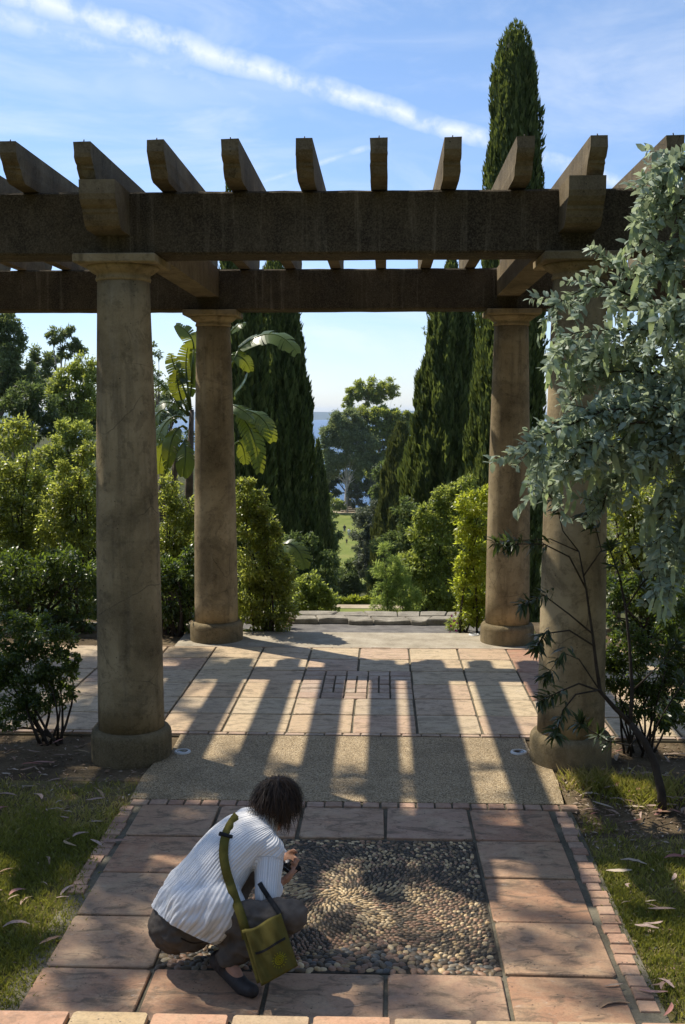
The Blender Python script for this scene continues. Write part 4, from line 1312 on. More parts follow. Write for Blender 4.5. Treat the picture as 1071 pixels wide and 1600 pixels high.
HS = 'yellow green sunlit hedge shrub right of the front right column'
HD = 'shaded hedge shrub with stems low behind the walk on the right'
for x, y, src, lb in ((-5.6, 13.3, HS, 'yellow green hedge shrub standing first beyond the left end of the hedge'), (-7.6, 13.6, HS, 'yellow green hedge shrub standing last at the left end of the hedge'),
                      (-5.0, 12.2, HD, 'low dark hedge shrub first beyond the left end of the hedge'), (-6.6, 12.3, HD, 'low dark hedge shrub last at the left end of the hedge'),
                      (6.0, 13.3, HS, 'yellow green hedge shrub standing first beyond the right end of the hedge'), (8.0, 13.7, HS, 'yellow green hedge shrub standing last at the right end of the hedge'),
                      (5.4, 12.2, HD, 'low dark hedge shrub first beyond the right end of the hedge'), (7.0, 12.4, HD, 'low dark hedge shrub last at the right end of the hedge')):
    again(src, x, y, lb, rot=random.choice((0, math.pi)) + random.uniform(-.3, .3), z=-.1 if y < 13 else -.3)
T1 = 'sunlit yellow green round tree left of the large front column'
T2 = 'dark green tree low between the hedge and the airy eucalyptus'
T3 = 'mid green tree low beside the large front column'
T4 = 'dark wooded backdrop tree behind the slope on the left'
WHERE = ('beyond the left edge of the wooded slope', 'beyond the right edge of the wooded slope')
kinds = {T1: 'round yellow green tree', T2: 'dark low tree', T3: 'mid green low tree', T4: 'dark tall tree'}
ords = ('first', 'second', 'third', 'fourth', 'fifth', 'sixth', 'seventh', 'eighth')
for sd, spots_ in ((0, ((-27, 62, T1), (-33, 58, T2), (-25, 47, T3), (-38, 72, T1), (-44, 88, T4), (-20, 40, T3), (-30, 50, T2), (-52, 80, T1))),
                   (1, ((22, 48, T3), (27, 58, T1), (20, 40, T2), (33, 66, T2), (38, 80, T4), (25, 44, T3), (31, 52, T1), (46, 76, T1)))):
    cnt_ = {}
    for x, y, src in spots_:
        n_ = cnt_.get(src, 0)
        cnt_[src] = n_ + 1
        again(src, x, y, '%s standing %s in line %s' % (kinds[src], ords[n_], WHERE[sd]), sc=random.uniform(.85, 1.15))

# scrub covering the valley sides
ur = random.Random(8)
sc_ = []
while len(sc_) < 620:
    x_, y_ = ur.uniform(-70, 70), ur.uniform(17, 125)
    if abs(x_ + .02 * y_) < 6.5 + .03 * y_:
        continue
    q_ = ur.uniform(.7, 1.7) * (1 + y_ / 150)
    sc_.append(((x_, y_, gzf(x_, y_) + q_ * .35), (q_, q_, q_ * .75)))
_d = DENS
DENS = 1.0
tag(link('undergrowth', crown_mesh('undergrowth', sc_, 0.36, 6, G_DARKBUSH, sub=9)), kind='stuff')
DENS = _d

# ------------------------------------------------------------------ giant bird of paradise
SY = 14.6
sb = at(285, 870, SY)
strel = thing('paddle_leaf_plant', 'giant bird of paradise with torn paddle leaves behind the rear left column', 'plant', (sb.x, SY, gzf(sb.x, SY)))
so = strel.location.copy()
k = MB()
for (u0, v0, u1, v1) in ((268, 880, 275, 690), (292, 880, 300, 640), (318, 880, 350, 680), (258, 860, 250, 720)):
    a, b_ = at(u0, v0, SY), at(u1, v1, SY)
    k.tube([a - Vector((0, 0, .8)), a, (a + b_) / 2, b_], [0.07, 0.065, 0.055, 0.03], 8)
k.obj('trunk', BARK, strel, so)


def paddle(stalk, base, mid, tip, width, dy, torn=0.5, facing=(0, -1, 0.3), seed=0):
    r = random.Random(seed)
    p0, p1, p2 = at(*base, SY + dy[0]), at(*mid, SY + dy[1]), at(*tip, SY + dy[2])
    st = at(*stalk, SY)
    w = px(width * (0.95 if base[0] < 310 else 0.98), SY)
    ctr = p1 * 2 - (p0 + p2) / 2
    n = 17
    pts = [p0 * (1 - t) ** 2 + ctr * 2 * t * (1 - t) + p2 * t * t for t in [i / (n - 1) for i in range(n)]]
    k = MB()
    k.tube([st, (st + p0) / 2 + Vector((0, 0, .03)), p0], [0.022, 0.017, 0.013], 6)
    k.tube(pts, [0.013 * (1 - 0.85 * i / (n - 1)) for i in range(n)], 5)
    f = Vector(facing).normalized()
    for sd in (-1, 1):
        gaps = set(i for i in range(1, n - 1) if r.random() < torn)
        for i in range(n - 1):
            t0, t1 = i / (n - 1), (i + 1) / (n - 1)

            def edge(t, sag):
                q = min(int(t * (n - 1)), n - 2)
                tan = (pts[q + 1] - pts[q]).normalized()
                s = tan.cross(f).normalized() * sd
                nn = s.cross(tan).normalized()
                wp = w * (math.sin(math.pi * (0.10 + 0.86 * t)) ** 0.6) * 0.5
                P = pts[q].lerp(pts[q + 1], t * (n - 1) - q)
                lift = Vector((0, 0, -0.20 * wp - sag))
                return P, P + s * wp * 0.55 + tan * wp * 0.12 + lift * 0.35, P + s * wp + tan * wp * 0.3 + lift
            g0 = 0.25 if i in gaps else 0.0
            g1 = 0.25 if (i + 1) in gaps else 0.0
            sag = r.uniform(0, .03) if (i in gaps or (i + 1) in gaps) else 0
            a0, a1, a2 = edge(t0, sag)
            b0, b1, b2 = edge(t1, sag)
            a2 = a2.lerp(b2, g0 * .8); b2 = b2.lerp(a2, g1 * .8)
            a1 = a1.lerp(b1, g0 * .3); b1 = b1.lerp(a1, g1 * .3)
            k.add([a0, b0, b1, a1, b2, a2], [(0, 1, 2, 3), (3, 2, 4, 5)], True)
    k.obj('leaf', G_STREL, strel, so)


PAD = [
    ((352, 600), (374, 545), (425, 522), (465, 552), 44, (0, 0, -.1), .35, (0, -.6, 1)),
    ((350, 660), (372, 645), (395, 680), (406, 738), 34, (-.1, -.2, -.3), .97, (.3, -1, .3)),
    ((350, 650), (375, 642), (408, 652), (427, 690), 36, (0, -.1, -.1), .6, (0, -.6, 1)),
    ((352, 620), (366, 612), (378, 598), (387, 582), 26, (-.1, -.15, -.2), .4, (-.5, -.5, 1)),
    ((352, 640), (362, 632), (378, 640), (396, 655), 26, (-.2, -.3, -.3), .5, (-.3, -.6, 1)),
    ((352, 560), (362, 555), (380, 560), (392, 580), 24, (0, 0, 0), .3, (0, -1, .4)),
    ((300, 600), (303, 545), (296, 522), (275, 507), 34, (0, 0, 0), .2, (.3, -.7, .6)),
    ((298, 640), (293, 600), (291, 565), (296, 535), 34, (0, .1, .1), .3, (.4, -1, .1)),
    ((298, 640), (297, 620), (302, 580), (303, 530), 24, (.1, .1, .1), .2, (-.4, -1, .1)),
    ((298, 640), (285, 600), (272, 570), (268, 552), 26, (0, .1, .1), .6, (0, -1, .3)),
    ((296, 650), (284, 625), (278, 600), (276, 578), 30, (0, 0, 0), .3, (.2, -1, .2)),
    ((294, 650), (280, 638), (262, 628), (240, 640), 28, (0, -.1, -.1), .6, (0, -.6, 1)),
    ((292, 660), (276, 650), (258, 662), (246, 690), 30, (-.1, -.1, -.1), .5, (0, -.6, 1)),
    ((292, 670), (280, 668), (268, 690), (262, 730), 32, (-.1, -.2, -.2), .2, (-.3, -1, .3)),
    ((285, 690), (270, 690), (254, 706), (250, 740), 30, (-.1, -.1, -.1), .3, (.4, -1, .3)),
    ((292, 690), (288, 690), (290, 715), (286, 745), 34, (-.2, -.3, -.3), .1, (-.2, -1, .2)),
    ((285, 640), (262, 610), (248, 596), (238, 588), 24, (.2, .2, .2), .6, (0, -.6, 1)),
    ((276, 660), (255, 640), (244, 650), (238, 670), 26, (.2, .2, .2), .6, (0, -.6, 1)),
    ((270, 700), (256, 690), (246, 690), (238, 705), 26, (.1, .1, .1), .6, (0, -.6, 1)),
    ((270, 720), (262, 730), (258, 745), (262, 770), 26, (.1, .1, .1), .3, (0, -1, .4)),
    ((340, 720), (372, 690), (380, 700), (384, 725), 24, (.2, .2, .2), .4, (0, -1, .4)),
    ((420, 890), (440, 852), (462, 855), (478, 888), 34, (-.6, -.7, -.8), .6, (0, -.8, .8)),
    ((352, 530), (360, 520), (372, 508), (384, 505), 22, (.1, .1, .1), .5, (0, -.6, 1)),
]
for i, a in enumerate(PAD):
    paddle(*a[:5], a[5], a[6], a[7], seed=i)

# ------------------------------------------------------------------ silver wattle hanging in from the right
AY = 6.15
ab = Vector((3.35, 6.5, -.03))
wat = thing('silver_wattle', 'silver leaved wattle with long flat pods hanging in from the right', 'tree', ab)
k = MB()
trunkp = [ab, Vector((3.3, 6.45, 1.2)), Vector((3.15, 6.35, 2.4)), Vector((2.95, 6.3, 3.3)), Vector((2.75, 6.2, 4.2))]
k.tube(trunkp, [0.075, 0.065, 0.05, 0.035, 0.012], 8)
BR = [  # pixel paths of the branches
    [(1150, 300), (1090, 255), (1052, 270), (1020, 300)],
    [(1150, 350), (1085, 310), (1040, 330), (1008, 345)],
    [(1150, 480), (1071, 425), (990, 428), (918, 385)],
    [(1120, 500), (1010, 470), (930, 448), (858, 482)],
    [(1130, 560), (1060, 520), (980, 515), (900, 520), (882, 545)],
    [(1130, 600), (1071, 560), (1000, 560), (925, 560), (905, 600)],
    [(1130, 700), (1040, 640), (950, 642), (880, 668), (822, 690)],
    [(1120, 690), (1010, 660), (930, 680), (860, 720)],
    [(1130, 640), (1060, 610), (1000, 620), (950, 610)],
    [(1130, 760), (1071, 745), (1040, 800), (1020, 880)],
    [(1140, 800), (1085, 800), (1060, 860), (1052, 920)],
    [(1130, 400), (1080, 385), (1045, 400), (1015, 430)],
    [(1130, 690), (1071, 665), (1020, 690), (975, 720)],
    [(1130, 480), (1071, 470), (1040, 500), (1010, 560)],
    [(1140, 560), (1085, 545), (1055, 590), (1035, 650)],
    [(1140, 640), (1095, 610), (1070, 660), (1050, 720)],
    [(1120, 620), (1050, 590), (980, 580), (935, 585)],
    [(1130, 740), (1071, 700), (1000, 700), (920, 700), (890, 735)],
    [(1010, 655), (940, 668), (880, 690), (845, 740)],
    [(1000, 660), (930, 690), (890, 720), (862, 770)],
    [(1000, 640), (920, 650), (870, 660), (835, 700)],
    [(1071, 720), (1010, 730), (960, 750), (940, 800)],
    [(1100, 820), (1071, 830), (1050, 860), (1030, 900)],
    [(1060, 520), (980, 540), (930, 560), (910, 610)],
    [(1080, 270), (1060, 250), (1045, 262), (1030, 320)],
]
LP, LD, LN, LL, LW = [], [], [], [], []
PODS = []
for q in range(34):                      # the rest of the crown round the trunk
    a = rng.uniform(-1.9, 1.9)
    d = Vector((math.cos(a), math.sin(a) * .9, 0))
    st = trunkp[rng.integers(2, 5)] + Vector((0, 0, rng.uniform(-.3, .1)))
    ln = rng.uniform(.5, 1.3)
    rise = rng.uniform(-.1, .9)
    BR.append([st + d * ln * t + Vector((0, 0, rise * t - (rise + .55) * t * t)) for t in (.3, .6, 1.0)])
for bi, path_ in enumerate(BR):
    dy = rng.uniform(-0.25, 0.35)
    pts = path_ if isinstance(path_[0], Vector) else [at(u, v, AY + dy + 0.1 * i * rng.uniform(-.5, .5)) for i, (u, v) in enumerate(path_)]
    # root the branch on the trunk
    j = min(range(5), key=lambda q: abs(trunkp[q].z + 0.3 - pts[0].z))
    full = [trunkp[j]] + pts
    fine = []
    for i in range(len(full) - 1):
        p0 = full[max(i - 1, 0)]; p1 = full[i]; p2 = full[i + 1]; p3 = full[min(i + 2, len(full) - 1)]
        for t in np.linspace(0, 1, 9)[:-1]:
            fine.append(0.5 * ((2 * p1) + (p2 - p0) * t + (2 * p0 - 5 * p1 + 4 * p2 - p3) * t * t + (3 * p1 - p0 - 3 * p2 + p3) * t ** 3))
    fine.append(full[-1])
    nf = len(fine)
    k.tube(fine, [0.012 * (1 - 0.85 * i / (nf - 1)) + 0.0015 for i in range(nf)], 4)
    # twigs
    twigs = [fine]
    for q in range(22 if not isinstance(path_[0], Vector) else 9):
        i0 = rng.integers(nf // 10, nf - 2)
        p0 = fine[i0]
        tan = (fine[i0 + 1] - fine[i0]).normalized()
        dd = (tan * 0.55 + Vector(rng.normal(size=3)) * 0.6 + Vector((-.15, 0, -.15))).normalized()
        ln = rng.uniform(0.12, 0.26)
        tw = [p0 + dd * ln * t + Vector((0, 0, -0.25 * ln)) * t * t for t in np.linspace(0, 1, 6)]
        k.tube(tw[::2] + [tw[-1]], [0.003, .0024, .0017, .001], 3)
        twigs.append(tw)
    for ti, tw in enumerate(twigs):
        if ti == 0:
            tw = tw[nf // 10:]
        for i in range(len(tw) - 1):
            a, b_ = tw[i], tw[i + 1]
            seg = (b_ - a)
            m_ = max(1, int(seg.length / 0.0085))
            for s in range(m_):
                P = a + seg * ((s + rng.uniform(0, 1)) / m_)
                side = seg.normalized().cross(Vector(rng.normal(size=3))).normalized()
                d = (seg.normalized() * 0.6 + side * 0.9 + Vector((0, 0, rng.uniform(-.3, .35)))).normalized()
                LP.append(P); LD.append(d); LN.append(Vector(rng.normal(size=3)) * .5 + Vector((0, -.3, 0.8)))
                l = rng.uniform(0.040, 0.074)
                LL.append(l); LW.append(l * rng.uniform(0.42, 0.56))
        if rng.uniform() < (0.62 if not isinstance(path_[0], Vector) else 0.1):
            e = tw[-1] if ti else tw[rng.integers(len(tw) // 2, len(tw))]
            for _ in range(rng.integers(3, 8)):
                PODS.append(e + Vector(rng.normal(size=3)) * 0.022)
k.obj('branch', BARKD, wat, ab)
LP, LD, LN = np.array(LP), np.array(LD), np.array(LN)
LL, LW = np.array(LL), np.array(LW)
vis = LP[:, 0] < 0.238 + 0.36 * LP[:, 1]
score = np.where(vis, LL + rng.uniform(0, .01, len(LL)), -1)
top = np.argsort(-score)[:290]
rest = np.setdiff1d(np.arange(len(LP)), top)
V, F, idx = leaves(LP[rest], LD[rest], LN[rest], LL[rest], LW[rest], LEAF6)
tag(link('foliage', mesh_np('foliage', V - np.array(ab), F, rng.uniform(0, 1, len(rest))[idx], mat=G_ACAC, smooth=True), None, wat), kind='stuff')
LMS = []
for s in range(3):
    tv, tf = LEAF6
    LMS.append(mesh_np('leaf', tv * np.array((1, 1, 1 + s * .8)), tf, smooth=True, mat=G_ACACO))


def frame(d, nrm):
    d = Vector(d).normalized()
    s = Vector(nrm).cross(d)
    s = s.normalized() if s.length > 1e-6 else d.orthogonal().normalized()
    n_ = d.cross(s)
    return Matrix((d, s, n_)).transposed().to_4x4()


def place_leaf(name, me, P, d, nrm, L, Wd, parent, poff, T=None):
    o = bpy.data.objects.new(name, me)
    COL.objects.link(o)
    o.parent = parent
    o.matrix_local = Matrix.Translation(Vector(P) - poff) @ frame(d, nrm) @ Matrix.Diagonal((L, Wd, T or L, 1))
    return o


for q, i in enumerate(top):
    place_leaf('leaf', LMS[q % 3], LP[i], LD[i], LN[i], LL[i], LW[i], wat, ab)


def pod_mesh(seed):
    r = random.Random(seed)
    n = 9
    vs, fs = [], []
    for i in range(n):
        t = i / (n - 1)
        w = 0.5 * (math.sin(math.pi * min(1, t * 1.02 + .04)) ** 0.45)
        z = 0.10 * math.sin(t * 9 + seed) * r.uniform(.6, 1.2) - 0.12 * t * t
        tw = 0.25 * math.sin(t * 5 + seed * 2)
        vs += [(t, -w, z - tw * w * .4), (t, 0, z + 0.05 * math.sin(t * 28)), (t, w, z + tw * w * .4)]
    for i in range(n - 1):
        a = i * 3
        fs += [(a, a + 3, a + 4), (a, a + 4, a + 1), (a + 1, a + 4, a + 5), (a + 1, a + 5, a + 2)]
    return mesh_np('seed_pod', np.array(vs), np.array(fs), smooth=True, mat=G_POD)


PDM = [pod_mesh(s) for s in range(5)]
PODS = [q for q in PODS if q.x < 0.3 + 0.30 * q.y]
random.shuffle(PODS)
for q, P in enumerate(PODS[:290]):
    d = Vector((rng.normal() * .22, rng.normal() * .22, -1))
    L = rng.uniform(0.09, 0.145)
    place_leaf('seed_pod', PDM[q % 5], P, d, Vector((rng.normal() * .6, -1, 0)), L, L * rng.uniform(0.19, 0.26), wat, ab, L * .5)

# ------------------------------------------------------------------ sparse narrow leaved shrub in front of the right plinth
OY = 6.55
ob = on(1035, 1270, -.03)
ole = thing('narrow_leaved_shrub', 'sparse dark stemmed shrub with whorls of narrow leaves before the right plinth', 'shrub', ob)
k = MB()


def stem_path(pix, y0, y1):
    n = len(pix)
    return [at(u, v, y0 + (y1 - y0) * i / (n - 1)) for i, (u, v) in enumerate(pix)]


ST = [([(1035, 1272), (1034, 1240), (1024, 1195), (1008, 1160), (985, 1130)], ob.y, 6.7, .030, .020),
      ([(985, 1130), (960, 1105), (938, 1080), (932, 1040), (926, 990), (916, 920), (905, 862)], 6.7, 6.6, .017, .004),
      ([(985, 1130), (988, 1080), (984, 1010), (978, 950), (968, 900), (950, 850)], 6.7, 6.9, .014, .004),
      ([(938, 1080), (905, 1068), (872, 1082), (845, 1095)], 6.6, 6.45, .007, .003),
      ([(938, 1078), (900, 1085), (880, 1110), (868, 1150)], 6.6, 6.4, .006, .003),
      ([(926, 990), (890, 960), (850, 930), (815, 945)], 6.6, 6.45, .006, .003),
      ([(930, 1010), (890, 985), (852, 990), (835, 1015)], 6.6, 6.4, .006, .003),
      ([(916, 920), (890, 870), (850, 850), (800, 850)], 6.6, 6.4, .006, .003),
      ([(912, 900), (940, 860), (930, 820), (915, 800)], 6.6, 6.6, .005, .003),
      ([(905, 862), (880, 830), (870, 790), (850, 760)], 6.6, 6.5, .004, .002),
      ([(905, 862), (860, 842), (800, 845), (775, 850)], 6.55, 6.45, .004, .002),
      ([(1000, 1150), (985, 1165), (950, 1158), (905, 1130)], 6.7, 6.5, .006, .003),
      ([(978, 950), (1005, 910), (1030, 890)], 6.8, 6.8, .006, .003),
      ([(988, 1080), (1030, 1040), (1060, 1000)], 6.75, 6.8, .007, .003),
      ([(1010, 1165), (1040, 1110), (1071, 1060)], 6.7, 6.7, .008, .003),
      ([(935, 1075), (905, 1030), (880, 1020), (852, 1060)], 6.6, 6.45, .005, .002)]
WH = []
for pix, y0, y1, r0_, r1_ in ST:
    p_ = stem_path(pix, y0, y1)
    k.tube(p_, [r0_ + (r1_ - r0_) * i / (len(p_) - 1) for i in range(len(p_))], 7)
    if r0_ < .016:
        WH.append((p_[-1], (p_[-1] - p_[-2]).normalized(), 13))
        WH.append((p_[-2].lerp(p_[-1], .4), (p_[-1] - p_[-2]).normalized(), 6))
        WH.append((p_[-2], (p_[-1] - p_[-2]).normalized(), 4))
k.obj('stem', BARKD, ole, ob)
OLM = []
for s in range(3):
    tv = np.array([(0, 0, 0), (.2, .35, .02), (.55, .5, -.01), (1, 0, -.12 - .08 * s), (.55, -.5, -.01), (.2, -.35, .02)])
    OLM.append(mesh_np('leaf', tv, LEAF6[1], smooth=True, mat=G_OLEA))
cnt = 0
XP, XD, XN, XL, XW = [], [], [], [], []
for P, d, n in WH:
    for q in range(n * 3):
        if cnt >= 295 or q % 3:
            sd = d.cross(Vector(rng.normal(size=3))).normalized()
            XP.append(P - d * rng.uniform(0, .07)); XD.append(d * rng.uniform(.1, .9) + sd * 0.9 + Vector((0, 0, rng.uniform(-.5, .15))))
            XN.append(Vector(rng.normal(size=3)) * .4 + Vector((0, 0, 1))); XL.append(rng.uniform(.06, .11)); XW.append(XL[-1] * rng.uniform(.15, .21))
            continue
        sd = d.cross(Vector(rng.normal(size=3))).normalized()
        dd = d * rng.uniform(.1, .9) + sd * 0.9 + Vector((0, 0, rng.uniform(-.45, .15)))
        L = rng.uniform(0.07, 0.115)
        place_leaf('leaf', OLM[cnt % 3], P - d * rng.uniform(0, .03), dd, Vector(rng.normal(size=3)) * .4 + Vector((0, 0, 1)), L, L * rng.uniform(.15, .21), ole, ob)
        cnt += 1

V, F, idx = leaves(np.array(XP), np.array(XD), np.array(XN), np.array(XL), np.array(XW), LEAF6)
tag(link('foliage', mesh_np('foliage', V - np.array(ob), F, rng.uniform(0, 1, len(XP))[idx], mat=G_OLEF, smooth=True), None, ole), kind='stuff')

# ------------------------------------------------------------------ the eucalyptus that shades the foreground from the left
EB = Vector((-6.6, 9.2, -.03))
eu = thing('eucalyptus_tree', 'large eucalyptus standing left of the lawn that shades the foreground', 'tree', EB)


def up_sun(x, y, h):
    """the point at height h above the ground whose shadow falls on (x, y)"""
    return Vector((x - SUN_M * h, y + SUN_K * h, h))


shade = []
sr = random.Random(3)
spots = []
# (x, y, radius) of the soft shade on the ground
for (x, y, rr) in [(-1.5, 6.2, .4), (-2.4, 5.5, .45), (-1.4, 4.7, .40),
                   (-1.0, 5.2, .40), (-0.9, 4.6, .35), (-0.5, 4.35, .35), (0.0, 4.3, .30), (0.45, 4.28, .30), (0.9, 4.75, .28), (1.15, 5.65, .25), (0.55, 5.85, .24), (-0.2, 5.75, .3),
                   (0.25, 6.0, .3), (-0.6, 5.9, .3), (-0.75, 6.3, .35), (0.2, 6.35, .3), (0.8, 6.2, .3), (1.1, 6.1, .26), (-0.35, 4.95, .3), (-1.0, 7.0, .35), (-0.3, 6.95, .28), (0.3, 6.95, .26), (0.65, 7.0, .2),
                   (-2.2, 7.4, .5), (-1.5, 7.0, .35), (1.7, 5.2, .2), (2.3, 4.7, .28), (1.35, 4.4, .22), (-2.6, 8.5, .5), (-3.2, 9.4, .6), (-2.4, 9.7, .45), (-3.6, 8.6, .55), (-2.9, 10.5, .5), (-2.0, 10.6, .4), (-3.9, 10.0, .6), (-2.1, 9.2, .35), (-1.9, 8.3, .3), (-4.3, 9.0, .6), (-0.35, 7.22, .17), (0.02, 7.22, .17), (0.34, 7.20, .18), (0.66, 7.16, .15), (0.12, 6.85, .13), (-0.15, 6.8, .16), (0.52, 6.85, .13), (-1.55, 9.6, .25), (-1.2, 10.2, .25), (-1.7, 10.9, .3), (-0.9, 11.2, .25), (1.0, 7.35, .10), (-0.95, 6.85, .2), (-2.2, 8.6, .45), (-2.8, 9.2, .55), (-2.0, 9.9, .4), (-3.3, 8.3, .5), (-2.6, 10.2, .4), (-0.55, 7.35, .12), (0.82, 7.12, .10), (1.1, 6.78, .12), (-1.25, 8.6, .2), (-1.55, 8.9, .25), (0.3, 7.45, .07), (0.45, 5.55, .12),
                   (-2.0, 8.7, .35), (-1.5, 10.4, .35), (2.2, 7.6, .3), (-0.8, 7.5, .22), (0.1, 5.0, .12), (1.5, 6.4, .22), (-1.15, 5.45, .25), (-1.05, 4.25, .3), (0.3, 4.75, .25), (-0.2, 4.65, .25), (1.05, 5.05, .2), (0.9, 6.45, .25), (-0.3, 6.45, .25), (-1.1, 6.55, .25)]:
    hgt = sr.uniform(8.0, 12.0)
    shade.append((up_sun(x, y, hgt), (rr, rr, rr * 0.7)))
P, O = foliage_points(shade, 0.13, 14, 8, 0.5, 1.0, 0.2)
n = len(P)
D = unit(rng.normal(size=(n, 3)) * .5 + np.array((0, 0, -.9)))
N = unit(rng.normal(size=(n, 3)))
L = 0.15 * rng.uniform(.7, 1.3, n)
V, F, idx = leaves(P, D, N, L, L * .24, LEAF4)
link('crown', mesh_np('crown', V - np.array(EB), F, rng.uniform(0, 1, n)[idx], mat=G_EUC), None, eu)
k = MB()
k.tube([EB - Vector((0, 0, .2)), EB + Vector((.1, 0, 2.5)), EB + Vector((-.1, .2, 5)), EB + Vector((.1, .3, 7.4))], [.26, .22, .18, .13], 10)
for c, rr in shade:
    st = EB + Vector((0, .25, sr.uniform(5, 7.4)))
    k.tube(bez(st, (st + c) / 2 + Vector((0, 0, .5)), c, 6), [.05, .04, .03, .022, .016, .008], 4)
k.obj('trunk', BARKW, eu, EB)

# ------------------------------------------------------------------ grass and fallen leaves


def blades(name, poly_fn, box, n, h, mat=GRASS, z=-.03, w=.0035):
    x = rng.uniform(box[0], box[1], n)
    y = rng.uniform(box[2], box[3], n)
    dens = np.array([mnoise.fractal(Vector((a * 1.3, b_ * 1.3, 7)), .8, 2, 4) for a, b_ in zip(x, y)])
    keep = poly_fn(x, y, dens) > rng.uniform(0, 1, n)
    x, y, dens = x[keep], y[keep], dens[keep]
    n = len(x)
    P = np.stack([x, y, np.full(n, z)], -1)
    D = np.stack([rng.normal(0, .42, n), rng.normal(0, .42, n), np.ones(n)], -1)
    a = rng.uniform(0, 6.28, n)
    L = h * rng.uniform(.5, 1.3, n)
    D = unit(D) * L[:, None]
    sd = np.stack([np.cos(a), np.sin(a), np.zeros(n)], -1) * (w * rng.uniform(.7, 1.3, n))[:, None]
    V = np.stack([P - sd, P + sd, P + D * .6 + sd * .6 + np.array((0, 0, .002)), P + D + np.stack([D[:, 0], D[:, 1], np.zeros(n)], -1) * .35], 1).reshape(-1, 3)
    i = np.arange(n)[:, None] * 4
    F = np.concatenate([i + np.array([[0, 1, 2]]), i + np.array([[0, 2, 3]])], 0)
    t = np.repeat(np.clip(.42 - dens * .7 + np.clip((y - 5.6) * .22, -.1, .35) + rng.normal(0, .2, n), 0, 1), 4)
    return tag(link(name, mesh_np(name, V, F, t, mat=mat)), kind='stuff')


blades('grass', lambda x, y, d: np.clip(.95 + d * 1.3, .06, 1) * smooth(7.15, 6.0, y) * smooth(-1.20, -1.33, x + .06 * d + .10 * smooth(5.2, 5.5, y)), (-3.6, -1.15, 3.9, 7.2), 105000, .036, z=-.022)
blades('grass', lambda x, y, d: np.clip(.95 + d * 1.2, .08, 1) * np.maximum(smooth(6.3, 5.7, y), .25 * smooth(.05, .3, d)) * smooth(1.36, 1.46, x + .05 * d), (1.3, 3.2, 3.9, 7.0), 80000, .036)
blades('grass', lambda x, y, d: np.exp(-((x - 1.62) ** 2 + (y - 7.12) ** 2) / .02) + np.exp(-((x - 1.93) ** 2 + (y - 6.95) ** 2) / .035), (1.4, 2.3, 6.6, 7.4), 9000, .085)

LITTER = m_leaf('litter_bits', [(0, (0.10, 0.065, 0.04)), (.4, (0.24, 0.16, 0.10)), (.8, (0.38, 0.29, 0.21)), (1, (0.46, 0.39, 0.31))], (.2, .15, .1), .7, .2, .1)
n = 5200
lx_ = np.where(rng.uniform(0, 1, n) < .5, rng.uniform(-3.4, -1.38, n), rng.uniform(1.42, 3.0, n))
ly_ = np.where(rng.uniform(0, 1, n) < .62, rng.uniform(6.0, 8.03, n), rng.uniform(4.0, 7.0, n))
bare = (np.hypot(lx_ + 1.56, ly_ - 7.57) > .3) & (np.hypot(lx_ - 1.56, ly_ - 7.57) > .3)
lx_, ly_ = lx_[bare], ly_[bare]
n = len(lx_)
P = np.stack([lx_, ly_, np.full(n, -.024) + rng.uniform(0, .012, n)], -1)
D = np.stack([rng.normal(size=n), rng.normal(size=n), rng.normal(0, .15, n)], -1)
N = np.stack([rng.normal(0, .3, n), rng.normal(0, .3, n), np.ones(n)], -1)
L = rng.uniform(.012, .055, n)
V, F, idx = leaves(P, D, N, L, L * rng.uniform(.12, .4, n), LEAF4)
tag(link('leaf_litter', mesh_np('leaf_litter', V, F, rng.uniform(0, 1, n)[idx], mat=LITTER)), kind='stuff')

m, nt = new_mat('dry_leaf')
rnd = node(nt, 'ShaderNodeObjectInfo').outputs['Random']
c = ramp(nt, rnd, [(0.0, (0.30, 0.19, 0.14)), (0.2, (0.45, 0.33, 0.27)), (0.4, (0.22, 0.13, 0.08)), (0.6, (0.50, 0.42, 0.33)), (0.75, (0.36, 0.25, 0.13)), (0.9, (0.33, 0.12, 0.10)), (1.0, (0.42, 0.30, 0.26))])
p = pos(nt)
c = mixc(nt, mrange(nt, noise(nt, p, 80, 4), .4, .7, 0, .5), c, (0.20, 0.13, 0.09))
finish(nt, principled(nt, c, .6, .3))
DRY = m


def curl_leaf(seed):
    r = random.Random(seed)
    n = 7
    bend = r.uniform(.1, .85) * r.choice((-1, 1))
    curl = r.uniform(.1, .45)
    vs, fs = [], []
    for i in range(n):
        t = i / (n - 1)
        w = .5 * math.sin(math.pi * (t * .94 + .03)) ** .7
        y = bend * (t - t * t)
        z = .05 * math.sin(t * math.pi * r.uniform(.9, 1.1)) * r.uniform(.2, 1)
        vs += [(t, y - w * .21, z + curl * w * .3), (t, y, z), (t, y + w * .21, z + curl * w * .3)]
    for i in range(n - 1):
        a = i * 3
        fs += [(a, a + 3, a + 4), (a, a + 4, a + 1), (a + 1, a + 4, a + 5), (a + 1, a + 5, a + 2)]
    return mesh_np('fallen_leaf', np.array(vs), np.array(fs), smooth=True, mat=DRY)


DL = [curl_leaf(s) for s in range(10)]
fr = random.Random(21)
nleaf = 0


def fallen(x, y, z, label, group):
    global nleaf
    o = link('fallen_leaf', DL[fr.randrange(10)], None, None, (x, y, z))
    L = fr.uniform(.045, .15)
    o.scale = (L, L * fr.uniform(.6, 1.3), L * fr.uniform(.5, 1.5))
    o.rotation_euler = (fr.uniform(-.15, .15), fr.uniform(-.15, .15), fr.gauss(0, .8) + fr.choice((0, math.pi)))
    tag(o, label, 'leaf', group)
    nleaf += 1


